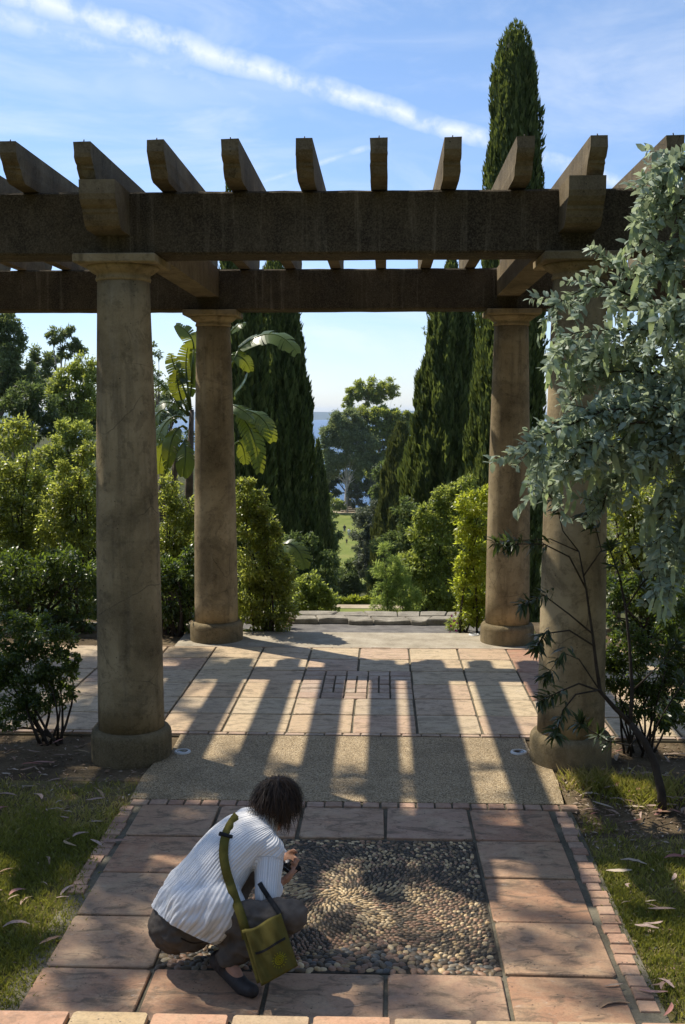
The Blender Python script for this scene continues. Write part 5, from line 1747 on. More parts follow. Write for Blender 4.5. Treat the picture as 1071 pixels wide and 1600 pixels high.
for i in range(64):
    u, v = fr.gauss(85, 70), fr.uniform(1195, 1420) if fr.random() < .85 else fr.uniform(1420, 1580)
    q = on(min(u, 200 - (v - 1200) * .32), v, -.005)
    if q.x < -1.32:
        fallen(q.x, q.y, fr.uniform(.0, .014), 'curled dry eucalyptus leaf lying on the left lawn', 'fallen leaves on the left lawn')
for i in range(34):
    u, v = fr.uniform(905, 1075), fr.uniform(1290, 1580)
    q = on(u, v, -.005)
    if q.x > 1.42:
        fallen(q.x, q.y, fr.uniform(.0, .014), 'curled dry eucalyptus leaf lying on the right lawn', 'fallen leaves on the right lawn')
for i in range(70):
    u, v = fr.uniform(925, 1075), fr.uniform(1170, 1290)
    q = on(u, v, -.02)
    if q.x > 1.5:
        fallen(q.x, q.y, fr.uniform(-.015, .012), 'dry leaf in the litter under the narrow leaved shrub', 'leaf litter under the narrow leaved shrub')
for i in range(26):
    u, v = fr.uniform(0, 240), fr.uniform(1165, 1215)
    q = on(u, v, -.02)
    if q.x < -1.42 and math.hypot(q.x + 1.56, q.y - 7.57) > .3:
        fallen(q.x, q.y, fr.uniform(-.015, .01), 'dry leaf on the soil before the large front plinth', 'leaf litter before the large front plinth')
for (u, v, lb) in ((945, 1540, 'pinkish curled leaf on the right end tile nearest the step'), (985, 1567, 'straight brown leaf on the paving beside the right lawn near the step'), (97, 1462, 'thin pale leaf on the tile at the left path edge')):
    q = on(u, v, .006)
    fallen(q.x, q.y, .004, lb, None)

# ------------------------------------------------------------------ bodies grown from tapered limbs
def capsule(bm, a, b_, ra, rb, seg=14):
    a, b_ = Vector(a), Vector(b_)
    ax = (b_ - a)
    L = ax.length
    z = ax.normalized()
    x = z.orthogonal().normalized()
    y = z.cross(x)
    rows = []
    for t in (-1.0, -.7, -.35, 0):
        rows.append((a + z * ra * t, ra * math.sqrt(max(0.0, 1 - t * t)) + 1e-4))
    rows.append(((a + b_) / 2, (ra + rb) / 2))
    for t in (0, .35, .7, 1.0):
        rows.append((b_ + z * rb * t, rb * math.sqrt(max(0.0, 1 - t * t)) + 1e-4))
    rings = []
    for c, r_ in rows:
        rings.append([bm.verts.new(c + (x * math.cos(2 * math.pi * k_ / seg) + y * math.sin(2 * math.pi * k_ / seg)) * r_) for k_ in range(seg)])
    for q in range(len(rings) - 1):
        for k_ in range(seg):
            bm.faces.new((rings[q][k_], rings[q][(k_ + 1) % seg], rings[q + 1][(k_ + 1) % seg], rings[q + 1][k_]))
    bm.faces.new(list(reversed(rings[0])))
    bm.faces.new(rings[-1])


def ellipsoid(bm, c, rad, rot=None):
    mt = Matrix.Translation(c) @ (rot.to_4x4() if rot else Matrix.Identity(4)) @ Matrix.Diagonal((*rad, 1))
    bmesh.ops.create_icosphere(bm, subdivisions=3, radius=1.0, matrix=mt)


def grow(name, fn, voxel, iters=3, mat=None):
    bm = bmesh.new()
    fn(bm)
    me = bpy.data.meshes.new(name + '_raw')
    bm.to_mesh(me)
    bm.free()
    o = bpy.data.objects.new(name + '_raw', me)
    COL.objects.link(o)
    md = o.modifiers.new('r', 'REMESH')
    md.mode = 'VOXEL'
    md.voxel_size = voxel
    sm = o.modifiers.new('s', 'SMOOTH')
    sm.iterations = iters
    sm.factor = .5
    dg = bpy.context.evaluated_depsgraph_get()
    res = bpy.data.meshes.new_from_object(o.evaluated_get(dg))
    bpy.data.objects.remove(o)
    bpy.data.meshes.remove(me)
    res.name = name
    res.polygons.foreach_set('use_smooth', [True] * len(res.polygons))
    if mat:
        res.materials.clear()
        res.materials.append(mat)
    return res


SKIN = m_plain('skin', (0.42, 0.22, 0.14), .55, .4, 50, .12, .15, 250)
TROUSER = m_plain('brown_cotton', (0.105, 0.090, 0.076), .9, .1, 14, .25, .5, 260)
SHOE = m_plain('dark_shoe', (0.035, 0.03, 0.028), .6, .3, 40, .25)
OLIVE = m_plain('olive_canvas', (0.105, 0.090, 0.022), .85, .15, 25, .16, .7, 420)
OLIVED = m_plain('olive_webbing', (0.115, 0.10, 0.022), .85, .15, 50, .15, .7, 500)
BLACK = m_plain('black_webbing', (0.014, 0.014, 0.014), .7, .25, 60, .2)
EMBLEM = m_plain('yellow_print', (0.27, 0.25, 0.012), .8, .15, 60, .1)

m, nt = new_mat('white_ribbed_knit')
rib = node(nt, 'ShaderNodeAttribute', attribute_name='rib').outputs['Fac']
sn = math_n(nt, 'SINE', math_n(nt, 'MULTIPLY', rib, 2 * math.pi / 0.0125))
p = pos(nt)
crease = noise(nt, p, 16, 4, .6)
h = math_n(nt, 'ADD', math_n(nt, 'MULTIPLY', sn, 0.45), math_n(nt, 'MULTIPLY', crease, 2.0))
c = mixc(nt, mrange(nt, sn, -1, 0.1, 0.45, 0.0), (0.78, 0.77, 0.75), (0.45, 0.45, 0.46))
finish(nt, principled(nt, c, .85, .2, bump(nt, h, .55, .005)))
SHIRT = m

m, nt = new_mat('dark_hair')
t = node(nt, 'ShaderNodeAttribute', attribute_name='tint').outputs['Fac']
c = ramp(nt, t, [(0, (0.016, 0.010, 0.007)), (.6, (0.034, 0.021, 0.013)), (1, (0.075, 0.045, 0.026))])
finish(nt, principled(nt, c, .55, .22))
HAIR = m

PB = Vector((-.45, 4.45, 0))
person = thing('person', 'person in a white ribbed shirt squatting over the mosaic with a camera', 'person', PB)
v3 = Vector
F_ = v3((.88, .47, 0)).normalized()
R_ = v3((F_.y, -F_.x, 0))
PEL = v3((-.60, 4.60, .235))
HR, HL = PEL + R_ * .10, PEL - R_ * .10
KR, KL = v3((-.155, 4.42, .31)), v3((-.36, 5.00, .33))
AR, AL = v3((-.43, 4.45, .115)), v3((-.52, 4.80, .10))
TR, TL = v3((-.345, 4.375, .022)), v3((-.40, 4.93, .02))
C7 = v3((-.30, 4.81, .57))
SR, SL = v3((-.262, 4.665, .495)), v3((-.405, 4.985, .505))
HEAD = v3((-.252, 4.85, .655))
ER, EL = v3((-.262, 4.535, .352)), v3((-.30, 5.06, .33))
WR, WL = v3((-.235, 4.735, .315)), v3((-.235, 4.93, .36))
CAMP = v3((-.185, 4.84, .350))
spine_mid = (PEL + C7) / 2 + v3((-.0, -.0, .035))


def hand(bm, wrist, toward, palm_n, side):
    """palm, four bent fingers of different lengths and a thumb"""
    d = (toward - wrist).normalized()
    n_ = (palm_n - d * palm_n.dot(d)).normalized()
    s = d.cross(n_) * side
    palm = wrist + d * .045
    rot = Matrix((d, s, n_)).transposed()
    ellipsoid(bm, palm, (.048, .040, .017), rot)
    for i, ln in enumerate((.070, .078, .072, .056)):
        k0 = wrist + d * .080 + s * (.030 - .020 * i)
        k1 = k0 + d * ln * .42 + n_ * ln * .16
        k2 = k1 + d * ln * .20 + n_ * ln * .28
        k3 = k2 - d * ln * .05 + n_ * ln * .22
        capsule(bm, k0 - d * .02, k1, .0095, .0088, 8)
        capsule(bm, k1, k2, .0088, .008, 8)
        capsule(bm, k2, k3, .008, .007, 8)
    t0 = wrist + d * .03 + s * .032
    t1 = t0 + d * .026 + s * .022 + n_ * .008
    t2 = t1 + d * .030 + s * .002 + n_ * .012
    capsule(bm, t0, t1, .012, .0105, 8)
    capsule(bm, t1, t2, .0105, .008, 8)


look = (v3((.10, .02, -.13))).normalized()       # towards the camera in the hands
hx = (F_ * .80 + v3((0, 0, -.60))).normalized()  # face direction
hy = R_ * -1
hz = hx.cross(hy).normalized()
HROT = Matrix((hx, hy, hz)).transposed()


def body(bm):
    capsule(bm, HR, KR, .066, .046); capsule(bm, HL, KL, .066, .046)
    capsule(bm, KR, AR, .044, .034); capsule(bm, KL, AL, .044, .034)
    capsule(bm, AR, TR, .034, .024); capsule(bm, AL, TL, .034, .024)
    ellipsoid(bm, PEL, (.10, .10, .085))
    capsule(bm, PEL, spine_mid, .085, .085)
    capsule(bm, spine_mid, C7 - v3((0, 0, .05)), .085, .06)
    capsule(bm, SR, SL, .045, .045)
    capsule(bm, SR, ER, .043, .036); capsule(bm, ER, WR, .036, .025)
    capsule(bm, SL, EL, .043, .036); capsule(bm, EL, WL, .036, .025)
    capsule(bm, C7 - v3((0, 0, .02)), HEAD - hz * .03 - hx * .03, .055, .052)
    ellipsoid(bm, HEAD, (.092, .074, .105), HROT)                                   # skull
    ellipsoid(bm, HEAD + hx * .035 - hz * .055, (.055, .056, .062), HROT)            # jaw and cheeks
    ellipsoid(bm, HEAD + hx * .098 - hz * .030, (.016, .012, .022), HROT)            # nose
    ellipsoid(bm, HEAD + hx * .082 - hz * .066, (.012, .024, .008), HROT)            # mouth
    ellipsoid(bm, HEAD + hx * .075 - hz * .095, (.020, .022, .016), HROT)            # chin
    for sy in (-1, 1):
        ellipsoid(bm, HEAD - hz * .012 + hy * sy * .078, (.018, .008, .030), HROT)   # ears
        ellipsoid(bm, HEAD + hx * .082 - hz * .002 + hy * sy * .032, (.012, .017, .012), HROT)
    hand(bm, WR, CAMP + v3((.01, -.03, -.03)), v3((-.1, .6, .5)), 1)
    hand(bm, WL, CAMP + v3((.01, .03, .0)), v3((0, -.8, .3)), -1)


link('body', grow('body', body, .0060, 3, SKIN), None, person).location = -PB
EYE = m_plain('eye_white', (.6, .58, .55), .3, .5, 90, .05, 0)
k = MB()
for sy in (-1, 1):
    c = HEAD + hx * .0905 - hz * .002 + hy * sy * .032
    k.lathe([(.001, -.006), (.008, -.003), (.010, 0.001), (.007, .004), (.001, .006)], 10, (c.x, c.y)); 
    for q in range(len(k.v) - 50, len(k.v)):
        k.v[q] = (k.v[q][0], k.v[q][1], k.v[q][2] + c.z)
k.obj('eyes', EYE, person, PB)


def shirt(bm):
    low = PEL + v3((0.0, 0.0, .05))
    back = Matrix((R_, (C7 - PEL).normalized(), R_.cross((C7 - PEL).normalized()))).transposed()
    ax = (C7 - PEL).normalized()
    nrm = R_.cross(ax)
    TT = [-.24, -.08, .06, .20, .34, .48, .60, .75, .90]
    WX = [.190, .194, .193, .188, .181, .177, .177, .178, .160]
    TH = [.150, .150, .145, .137, .127, .119, .111, .100, .083]
    LF = [-.02, .006, .032, .054, .068, .073, .067, .048, .018]
    rot = Matrix((R_, ax, R_.cross(ax))).transposed()
    for t in np.linspace(-.24, .90, 30):
        c = PEL.lerp(C7, t) + v3((0, 0, np.interp(t, TT, LF))) + R_ * float(np.interp(t, [-.24, .2, .5], [.02, .01, 0]))
        ellipsoid(bm, c, (float(np.interp(t, TT, WX)), .05, float(np.interp(t, TT, TH))), rot)
    capsule(bm, HR + v3((-.02, 0, .045)), HR + v3((.09, -.005, .075)), .130, .118)
    capsule(bm, SR, SL, .070, .072)
    capsule(bm, SR + v3((.0, .02, .0)), ER, .066, .052)
    capsule(bm, ER, ER.lerp(WR, .55), .052, .047)
    capsule(bm, SL, EL, .066, .052)
    capsule(bm, EL, EL.lerp(WL, .75), .052, .046)
    capsule(bm, C7 - v3((.02, .01, .03)), C7 + (HEAD - C7) * .42, .075, .060)


sme = grow('shirt', shirt, .007, 14, SHIRT)
n = len(sme.vertices)
co = np.empty(n * 3, np.float32); sme.vertices.foreach_get('co', co); co = co.reshape(-1, 3)
no = np.empty(n * 3, np.float32); sme.vertices.foreach_get('normal', no); no = no.reshape(-1, 3)


def seg_d(P, a, b_):
    a, b_ = np.array(a), np.array(b_)
    t = np.clip(((P - a) @ (b_ - a)) / ((b_ - a) @ (b_ - a)), 0, 1)
    return np.linalg.norm(P - a - t[:, None] * (b_ - a), axis=1), t


ax = np.array((C7 - PEL).normalized()); Rn = np.array(R_); up_ = np.cross(Rn, ax)
rel = co - np.array(PEL)
lat = rel @ Rn
hgt = rel @ ax
# across the back the ribs follow the girth: arc length about the trunk axis
axis_off = np.interp(hgt / (C7 - PEL).length, [0, .25, .5, .8, 1], [0, .04, .06, .04, 0])
angt = np.arctan2(lat, (rel @ up_) - axis_off * .8 + .03)
ribv = angt * .155
for (s0, e0, w0) in ((SR, ER, WR), (SL, EL, WL)):
    d1, t1 = seg_d(co, s0, e0)
    d2, t2 = seg_d(co, e0, w0)
    dt = np.abs(np.hypot(lat, rel @ up_))
    use = (np.minimum(d1, d2) < .078) & ((t1 > .22) | (d2 < d1))
    axv = np.array((e0 - s0).normalized())
    q = co - np.array(s0)
    e1 = np.cross(axv, [0, 0, 1.0]); e1 /= np.linalg.norm(e1); e2 = np.cross(axv, e1)
    ang = np.arctan2(q @ e1, q @ e2)
    ribv = np.where(use, ang * .058, ribv)
# hem flare and folds: real relief on the cloth
fold = np.array([mnoise.fractal(Vector((a * 22, h_ * 5, 1.0)), .7, 2, 3) for a, h_ in zip(ribv, hgt)])
low = np.clip((.16 - hgt) / .16, 0, 1)
co = co + no * (fold * (.005 + .016 * low) + .012 * low)[:, None]
# the hem: cut the shirt open below the waist
sme.vertices.foreach_set('co', co.astype(np.float32).ravel())
a = sme.attributes.new('rib', 'FLOAT', 'POINT'); a.data.foreach_set('value', ribv.astype(np.float32))
bm = bmesh.new(); bm.from_mesh(sme)
bmesh.ops.bisect_plane(bm, geom=bm.verts[:] + bm.edges[:] + bm.faces[:], plane_co=PEL - (C7 - PEL).normalized() * .045, plane_no=((C7 - PEL).normalized() + v3((0, 0, .55))).normalized(), clear_inner=True)
bm.to_mesh(sme); bm.free()
link('shirt', sme, None, person).location = -PB


def trousers(bm):
    for (h_, kn, an) in ((HR, KR, AR), (HL, KL, AL)):
        capsule(bm, h_, kn, .090, .078)
        capsule(bm, kn, an + (kn - an) * .05, .076, .056)
    ellipsoid(bm, PEL + v3((-.03, -.01, -.03)), (.160, .165, .125))
    ellipsoid(bm, PEL + v3((-.04, .0, -.06)), (.15, .15, .10))
    ax_ = (C7 - PEL).normalized()
    capsule(bm, PEL, PEL + ax_ * .08, .125, .115)


tme = grow('trousers', trousers, .010, 4, TROUSER)
n = len(tme.vertices)
co = np.empty(n * 3, np.float32); tme.vertices.foreach_get('co', co); co = co.reshape(-1, 3)
no = np.empty(n * 3, np.float32); tme.vertices.foreach_get('normal', no); no = no.reshape(-1, 3)
fold = np.array([mnoise.fractal(Vector((a * 13, b_ * 9, c_ * 17)), .7, 2, 3) for a, b_, c_ in co])
tme.vertices.foreach_set('co', (co + no * (fold * .014)[:, None]).astype(np.float32).ravel())
link('trousers', tme, None, person).location = -PB

bt = BVHTree.FromPolygons([v.co.copy() for v in tme.vertices], [list(p_.vertices) for p_ in tme.polygons])
DARKTR = m_plain('dark_brown_seam', (0.05, 0.038, 0.03), .85, .15, 30, .2)


def on_cloth(pix, off=.002):
    out_ = []
    for u, v in pix:
        d = ray(u, v).normalized()
        h_ = bt.ray_cast(Vector((CAMX, 0, CAMH)), d)
        if h_[0] is not None:
            out_.append(h_[0] - d * off)
    return out_


for nm, pix in (('pocket_seam', [(283 + i * 5, 1466 + 8 * math.sin(i / 9 * 3.1)) for i in range(10)]), ('pocket_seam', [(300 + i * 4, 1440 + i * 2.2) for i in range(9)])):
    pp_ = on_cloth(pix)
    if len(pp_) > 3:
        k = MB(); k.tube(pp_, .0032, 5); k.obj(nm, DARKTR, person, PB)

for an, to in ((AR, TR), (AL, TL)):
    d = (to - an); d.z = 0; d.normalize()

    def shoe(bm, an=an, to=to, d=d):
        heel = an - v3((0, 0, .03)) - d * .05
        capsule(bm, heel, to, .042, .036)
        capsule(bm, to, to + d * .055 + v3((0, 0, .006)), .036, .030)
        capsule(bm, an, an - v3((0, 0, .03)), .045, .045)
    sm_ = grow('shoe', shoe, .007, 3, SHOE)
    cz = np.empty(len(sm_.vertices) * 3, np.float32); sm_.vertices.foreach_get('co', cz); cz = cz.reshape(-1, 3)
    cz[:, 2] = np.maximum(cz[:, 2], .003)
    sm_.vertices.foreach_set('co', cz.ravel())
    link('shoe', sm_, None, person).location = -PB

# hair: a cap plus hanging locks
hv, hf, ht = [], [], []
hr = random.Random(4)
nb = 0
for i in range(4200):
    th, ph = hr.uniform(0, 2 * math.pi), math.acos(hr.uniform(-.15, 1))
    loc = v3((math.sin(ph) * math.cos(th), math.sin(ph) * math.sin(th), math.cos(ph)))
    if loc.x > .45 and loc.z < .45:
        continue
    root = HEAD + HROT @ v3((loc.x * .098 - .004, loc.y * .080, loc.z * .112 + .004))
    outw = (HROT @ loc).normalized()
    crownp = HEAD + HROT @ v3((-.06, 0, .10))
    tang = (root - crownp)
    tang = tang - outw * tang.dot(outw)
    tang = tang.normalized() if tang.length > 1e-4 else outw.orthogonal()
    L = hr.uniform(.05, .13) * (1.0 if loc.z > -.1 else .8)
    w = hr.uniform(.0010, .0028)
    pts = []
    pcur = root.copy()
    vel = (tang * 1.0 + outw * .06 + v3((hr.gauss(0, .2), hr.gauss(0, .2), hr.gauss(0, .2)))).normalized()
    for s in range(6):
        pts.append(pcur.copy())
        pcur = pcur + vel * (L / 5)
        vel = (vel + v3((0, 0, -.42)) + v3((hr.gauss(0, .13), hr.gauss(0, .13), hr.gauss(0, .10)))).normalized()
        rr = pcur - HEAD
        lr_ = HROT.transposed() @ rr
        q = math.sqrt((lr_.x / .100) ** 2 + (lr_.y / .083) ** 2 + (lr_.z / .115) ** 2)
        if q < 1.0:
            pcur = HEAD + rr / max(q, .2)
    sd = vel.cross(outw).normalized()
    cph, cam_, cfr = hr.uniform(0, 6.28), hr.uniform(.002, .007), hr.uniform(1.0, 1.7)
    pts = [q + sd * cam_ * math.sin(cph + s * cfr) * min(1, s / 2) + outw * cam_ * (.3 + math.cos(cph + s * cfr)) * min(1, s / 2) for s, q in enumerate(pts)]
    tval = hr.random()
    for s, q in enumerate(pts):
        ww = w * (1 - .75 * s / 5)
        hv += [q - sd * ww, q + sd * ww]
        ht += [tval, tval]
    for s in range(5):
        b_ = nb + s * 2
        hf += [(b_, b_ + 1, b_ + 3), (b_, b_ + 3, b_ + 2)]
    nb += 12
capv, capf = [], []
bm = bmesh.new()
bmesh.ops.create_icosphere(bm, subdivisions=4, radius=1.0)
dead = [v for v in bm.verts if (v.co.x > .5 and v.co.z < .42) or v.co.z < -.42 or (v.co.x > .15 and v.co.z < -.12)]
bmesh.ops.delete(bm, geom=dead, context='VERTS')
bm.verts.index_update()
for v in bm.verts:
    q = HEAD + HROT @ v3((v.co.x * .099 - .004, v.co.y * .082, v.co.z * .113 + .003))
    capv.append(q)
capf = [[v.index + nb for v in f.verts] for f in bm.faces]
bm.free()
hv += capv; hf += capf; ht += [.2] * len(capv)
link('hair', mesh_np('hair', np.array([tuple(q) for q in hv]) - np.array(PB), np.array(hf), np.array(ht), smooth=True, mat=HAIR), None, person)

# ------------------------------------------------------------------ the little camera in the hands
cd = v3((.75, .55, .35)).normalized()
cn = v3((-.35, -.35, .87)); cn = (cn - cd * cn.dot(cd)).normalized()
cs = cn.cross(cd).normalized()
CROT = Matrix((cs, cd, cn)).transposed().to_4x4()
cameraT = thing('compact_camera', 'small dark digital camera held in both hands of the squatting person', 'camera', CAMP)
SILV = m_plain('silver_plastic', (.35, .35, .36), .35, .5, 60, .1, 0)
SCREEN = m_plain('dark_screen', (.015, .018, .022), .08, .6, 60, .1, 0)
k = MB(); k.box((-.048, -.030, -.012), (.048, .030, .010), .004); o = k.obj('case', BLACK, cameraT); o.matrix_local = CROT
k = MB(); k.box((-.040, -.023, .0095), (.018, .023, .0115), .0008); o = k.obj('screen', SCREEN, cameraT); o.matrix_local = CROT
k = MB(); k.lathe([(.012, .009), (.012, .013), (.009, .0145), (.003, .0145)], 16, (.032, .004)); o = k.obj('dial', SILV, cameraT); o.matrix_local = CROT
k = MB(); k.lathe([(.020, -.035), (.022, -.030), (.022, -.010)], 20, (.0, .0)); o = k.obj('lens', SILV, cameraT); o.matrix_local = CROT

# ------------------------------------------------------------------ shoulder bag
BYT, BYB = 4.30, 4.22
TLb, TRb, BLb, BRb = at(383, 1454, BYT), at(440, 1428, BYT + .03), at(409, 1541, BYB), at(466, 1509, BYB + .03)
bag = thing('shoulder_bag', 'olive canvas shoulder bag with sun emblem hanging at the hip of the squatting person', 'bag', (TLb + TRb + BLb + BRb) / 4)
bo = bag.location.copy()
fn = (TRb - TLb).cross(BLb - TLb).normalized()
if fn.y > 0:
    fn = -fn


def bag_pt(s, t, d):
    a = TLb.lerp(TRb, s).lerp(BLb.lerp(BRb, s), t)
    return a + fn * d + Vector((0, 0, -.010 * math.sin(math.pi * s) * (1 - t) - .006 * math.sin(s * 7) * (1 - t)))


def panel(d_fn, ns=14, nt_=16, back=-.07, s0=0, s1=1, t0=0, t1=1):
    k = MB()
    fr_, bk = [], []
    for j in range(nt_ + 1):
        for i in range(ns + 1):
            s, t = s0 + (s1 - s0) * i / ns, t0 + (t1 - t0) * j / nt_
            fr_.append(bag_pt(s, t, d_fn(s, t)))
            bk.append(bag_pt(s, t, back))
    w = ns + 1
    N_ = len(fr_)
    fs = []
    for j in range(nt_):
        for i in range(ns):
            a = j * w + i
            fs.append((a, a + w, a + w + 1, a + 1))
            fs.append((N_ + a, N_ + a + 1, N_ + a + w + 1, N_ + a + w))
    for i in range(ns):
        fs.append((i, i + 1, N_ + i + 1, N_ + i))
        a = nt_ * w + i
        fs.append((a, N_ + a, N_ + a + 1, a + 1))
    for j in range(nt_):
        a = j * w
        fs.append((a, N_ + a, N_ + a + w, a + w))
        a = j * w + ns
        fs.append((a, a + w, N_ + a + w, N_ + a))
    k.add(fr_ + bk, fs, True)
    return k


def d_body(s, t):
    return -.012 + .012 * math.sin(math.pi * s) * math.sin(math.pi * min(1, t * 1.1))


def d_flap(s, t):
    return .004 + .016 * math.sin(math.pi * s) ** .8 * math.sin(math.pi * (0.15 + .75 * t)) + .006 * math.sin(s * 9 + t * 4) * (1 - t) + .003 * math.sin(s * 21 - t * 9)


panel(d_body, back=-.075, s0=-.10, s1=.96, t0=.0, t1=.93).obj('bag_body', OLIVE, bag, bo)
panel(d_flap, 18, 18, back=-.004, s0=0, s1=1, t0=-.03, t1=1.0).obj('flap', OLIVE, bag, bo)
k = MB()
zp = [bag_pt(s, .40 + .02 * math.sin(s * 3), d_flap(s, .40) + .003) for s in np.linspace(.10, .92, 14)]
zq = [bag_pt(s, .445 + .02 * math.sin(s * 3), d_flap(s, .44) + .003) for s in np.linspace(.10, .92, 14)]
k.add(zp + zq, [(i, i + 1, 14 + i + 1, 14 + i) for i in range(13)])
k.obj('zip', BLACK, bag, bo)
k = MB()


def emb(r_, a):
    s, t = .62 + r_ * math.cos(a) / 1.0, .74 + r_ * math.sin(a) * .72
    return bag_pt(s, t, d_flap(s, t) + .0022)


sp_ = []
nsp = 70
for i in range(nsp):
    q = i / (nsp - 1)
    sp_.append((.015 + .115 * q, q * 6 * math.pi))
vs = [emb(r_ - .010, a) for r_, a in sp_] + [emb(r_ + .010, a) for r_, a in sp_]
k.add(vs, [(i, i + 1, nsp + i + 1, nsp + i) for i in range(nsp - 1)])
for q in range(16):
    a = q * math.pi / 8
    k.add([emb(.155, a - .09), emb(.155, a + .09), emb(.20 + .015 * (q % 2), a)], [(0, 1, 2)])
k.obj('emblem', EMBLEM, bag, bo)

# straps laid on the shirt: over the back from the bag to the far shoulder, and under the arm
_o = len(sme.vertices)
bvh = BVHTree.FromPolygons([v.co.copy() for v in sme.vertices] + [v.co.copy() for v in tme.vertices], [list(p_.vertices) for p_ in sme.polygons] + [[q + _o for q in p_.vertices] for p_ in tme.polygons])
cpos = Vector((CAMX, 0, CAMH))


def strap(pix, wpx, name, mat, th=.004, fallback=4.6):
    raw = [Vector((a, b_, 0)) for a, b_ in pix]
    pix = []
    for i in range(len(raw) - 1):
        p0, p1, p2, p3 = raw[max(i - 1, 0)], raw[i], raw[i + 1], raw[min(i + 2, len(raw) - 1)]
        for t in np.linspace(0, 1, 6)[:-1]:
            q_ = 0.5 * ((2 * p1) + (p2 - p0) * t + (2 * p0 - 5 * p1 + 4 * p2 - p3) * t * t + (3 * p1 - p0 - 3 * p2 + p3) * t ** 3)
            pix.append((q_.x, q_.y))
    pix.append((raw[-1].x, raw[-1].y))
    n = len(pix)
    pts3 = []
    for (u, v) in pix:
        d = ray(u, v).normalized()
        h_ = bvh.ray_cast(cpos, d)
        pts3.append(h_[0] - d * .006 if h_[0] is not None else None)
    good = [q for q in pts3 if q is not None]
    for i in range(n):
        if pts3[i] is None:
            y = TLb.y if i == 0 else (pts3[i - 1].y if pts3[i - 1] is not None else fallback)
            if i == 0 or v3((pix[i][0], pix[i][1], 0)).y > 1440:
                y = BYT - .02
            pts3[i] = at(*pix[i], y)
    yy = [q.y for q in pts3]
    for _ in range(12):
        yy = [yy[0]] + [min(yy[i], (yy[i - 1] + yy[i] * 2 + yy[i + 1]) / 4 + .004) for i in range(1, n - 1)] + [yy[-1]]
    pts3 = [at(*pix[i], yy[i] - .004) for i in range(n)]
    k = MB()
    vs = []
    for i in range(n):
        p_ = pts3[i]
        tan = (pts3[min(i + 1, n - 1)] - pts3[max(i - 1, 0)]).normalized()
        view = (cpos - p_).normalized()
        s = tan.cross(view).normalized()
        w = px(wpx, p_.y) * .5
        nn = s.cross(tan).normalized()
        vs += [p_ - s * w - nn * th, p_ + s * w - nn * th, p_ + s * w + nn * th, p_ - s * w + nn * th]
    fs = []
    for i in range(n - 1):
        for q in range(4):
            a, b_ = i * 4 + q, i * 4 + (q + 1) % 4
            fs.append((a, b_, b_ + 4, a + 4))
    fs += [(0, 1, 2, 3), tuple((n - 1) * 4 + q for q in (3, 2, 1, 0))]
    k.add(vs, fs, True)
    k.obj(name, mat, bag, bo)
    return pts3


s3 = strap([(386, 1466), (380, 1440), (369, 1408), (361, 1384), (354, 1362), (350, 1340), (350, 1322), (353, 1306), (359, 1292), (366, 1281), (371, 1275)], 15, 'strap', OLIVED)
strap([(438, 1428), (430, 1416), (420, 1402), (412, 1390), (406, 1380)], 8, 'strap', BLACK, fallback=4.45)
k = MB()
q = s3[35]
tan = (s3[36] - s3[34]).normalized(); view = (cpos - q).normalized(); s = tan.cross(view).normalized(); nn = s.cross(tan).normalized()
MT = Matrix((s, tan, nn)).transposed().to_4x4()
k.box((-.032, -.010, -.004), (.032, .010, .009), .003)
o = k.obj('buckle', BLACK, bag); o.matrix_local = Matrix.Translation(q - bo) @ MT

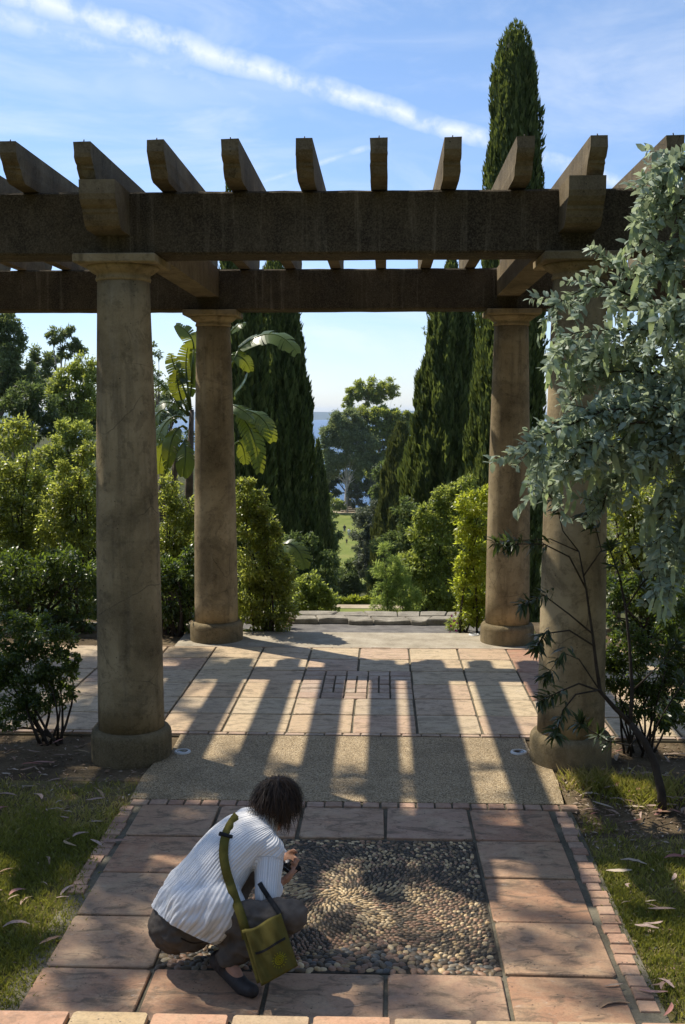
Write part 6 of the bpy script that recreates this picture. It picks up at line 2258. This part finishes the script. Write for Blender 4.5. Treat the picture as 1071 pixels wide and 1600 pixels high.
# ------------------------------------------------------------------ strollers on the far lawn, steps and seat beyond
def stroller(name, label, u, v, Y, hgt, top_c, leg_c):
    b = at(u, v, Y)
    b.z = gzf(b.x, Y) + .11
    t = thing(name, label, 'person', b, 'people strolling on the far lawn')
    s = hgt / 1.72

    def bd(bm):
        for sx in (-1, 1):
            capsule(bm, (sx * .09, 0, .88), (sx * .11, sx * .12, .48), .08, .055, 10)
            capsule(bm, (sx * .11, sx * .12, .48), (sx * .11, sx * .16 - .03, .06), .055, .04, 10)
            capsule(bm, (sx * .11, sx * .16 - .03, .045), (sx * .11, sx * .16 - .16, .035), .04, .035, 10)
            capsule(bm, (sx * .20, 0, 1.38), (sx * .26, sx * -.06, 1.10), .05, .04, 10)
            capsule(bm, (sx * .26, sx * -.06, 1.10), (sx * .25, sx * -.14, .86), .04, .035, 10)
        capsule(bm, (0, 0, .92), (0, 0, 1.36), .14, .15, 12)
        capsule(bm, (0, 0, 1.36), (0, 0, 1.52), .06, .055, 10)
        ellipsoid(bm, (0, -.01, 1.60), (.08, .10, .12))
    me = grow('body', bd, .03, 2, SKIN)
    o = link('body', me, None, t); o.scale = (s, s, s)

    def tp(bm):
        capsule(bm, (0, 0, .95), (0, 0, 1.36), .165, .175, 12)
        for sx in (-1, 1):
            capsule(bm, (sx * .19, 0, 1.38), (sx * .25, sx * -.04, 1.14), .075, .06, 10)
    o = link('top', grow('top', tp, .03, 2, m_plain('cloth', top_c, .8, .2)), None, t); o.scale = (s, s, s)

    def lg(bm):
        for sx in (-1, 1):
            capsule(bm, (sx * .09, 0, .90), (sx * .11, sx * .10, .50), .105, .085, 10)
        ellipsoid(bm, (0, 0, .92), (.16, .13, .12))
    o = link('shorts', grow('shorts', lg, .03, 2, m_plain('cloth', leg_c, .8, .2)), None, t); o.scale = (s, s, s)

    def hr_(bm):
        ellipsoid(bm, (0, .015, 1.635), (.088, .10, .105))
    o = link('hair', grow('hair', hr_, .03, 2, m_plain('hair', (.03, .02, .015), .6, .3)), None, t); o.scale = (s, s, s)
    return t


stroller('person', 'person in a dark top walking on the far lawn, farther away', 538.7, 829, 192, 1.65, (.06, .06, .07), (.16, .18, .24))
stroller('person', 'person in a white shirt walking on the far lawn', 545.5, 836, 186, 1.75, (.75, .75, .75), (.22, .25, .32))
stroller('person', 'small child in dark clothes on the far lawn, nearest of the three', 542, 845, 178, 1.05, (.10, .08, .07), (.10, .09, .09))
Yb = 231
bb = at(544, 797, Yb)
gb = gzf(bb.x, Yb) + .1
st_ = thing('garden_steps', 'dark stone steps at the end of the far lawn beneath the pine', 'steps', (bb.x, Yb, gb))
for i in range(3):
    k = MB(); k.box((-1.5, i * .8, -.2), (1.5, i * .8 + .79, .35 + i * .35), .03)
    k.obj('stair_step', STONE, st_)

# ------------------------------------------------------------------ the air between here and the far shore
HZ = bpy.data.materials.new('sea_haze')
HZ.use_nodes = True
HZ.node_tree.nodes.clear()
nt = HZ.node_tree
vol = node(nt, 'ShaderNodeVolumePrincipled', {'Color': (0.72, 0.86, 1.0, 1), 'Density': 7.0e-5, 'Anisotropy': 0.0})
node(nt, 'ShaderNodeOutputMaterial', {'Volume': vol.outputs[0]})
k = MB()
k.box((-7300, -95, -78), (7300, 10800, 36))
tag(k.obj('haze', HZ), kind='stuff')
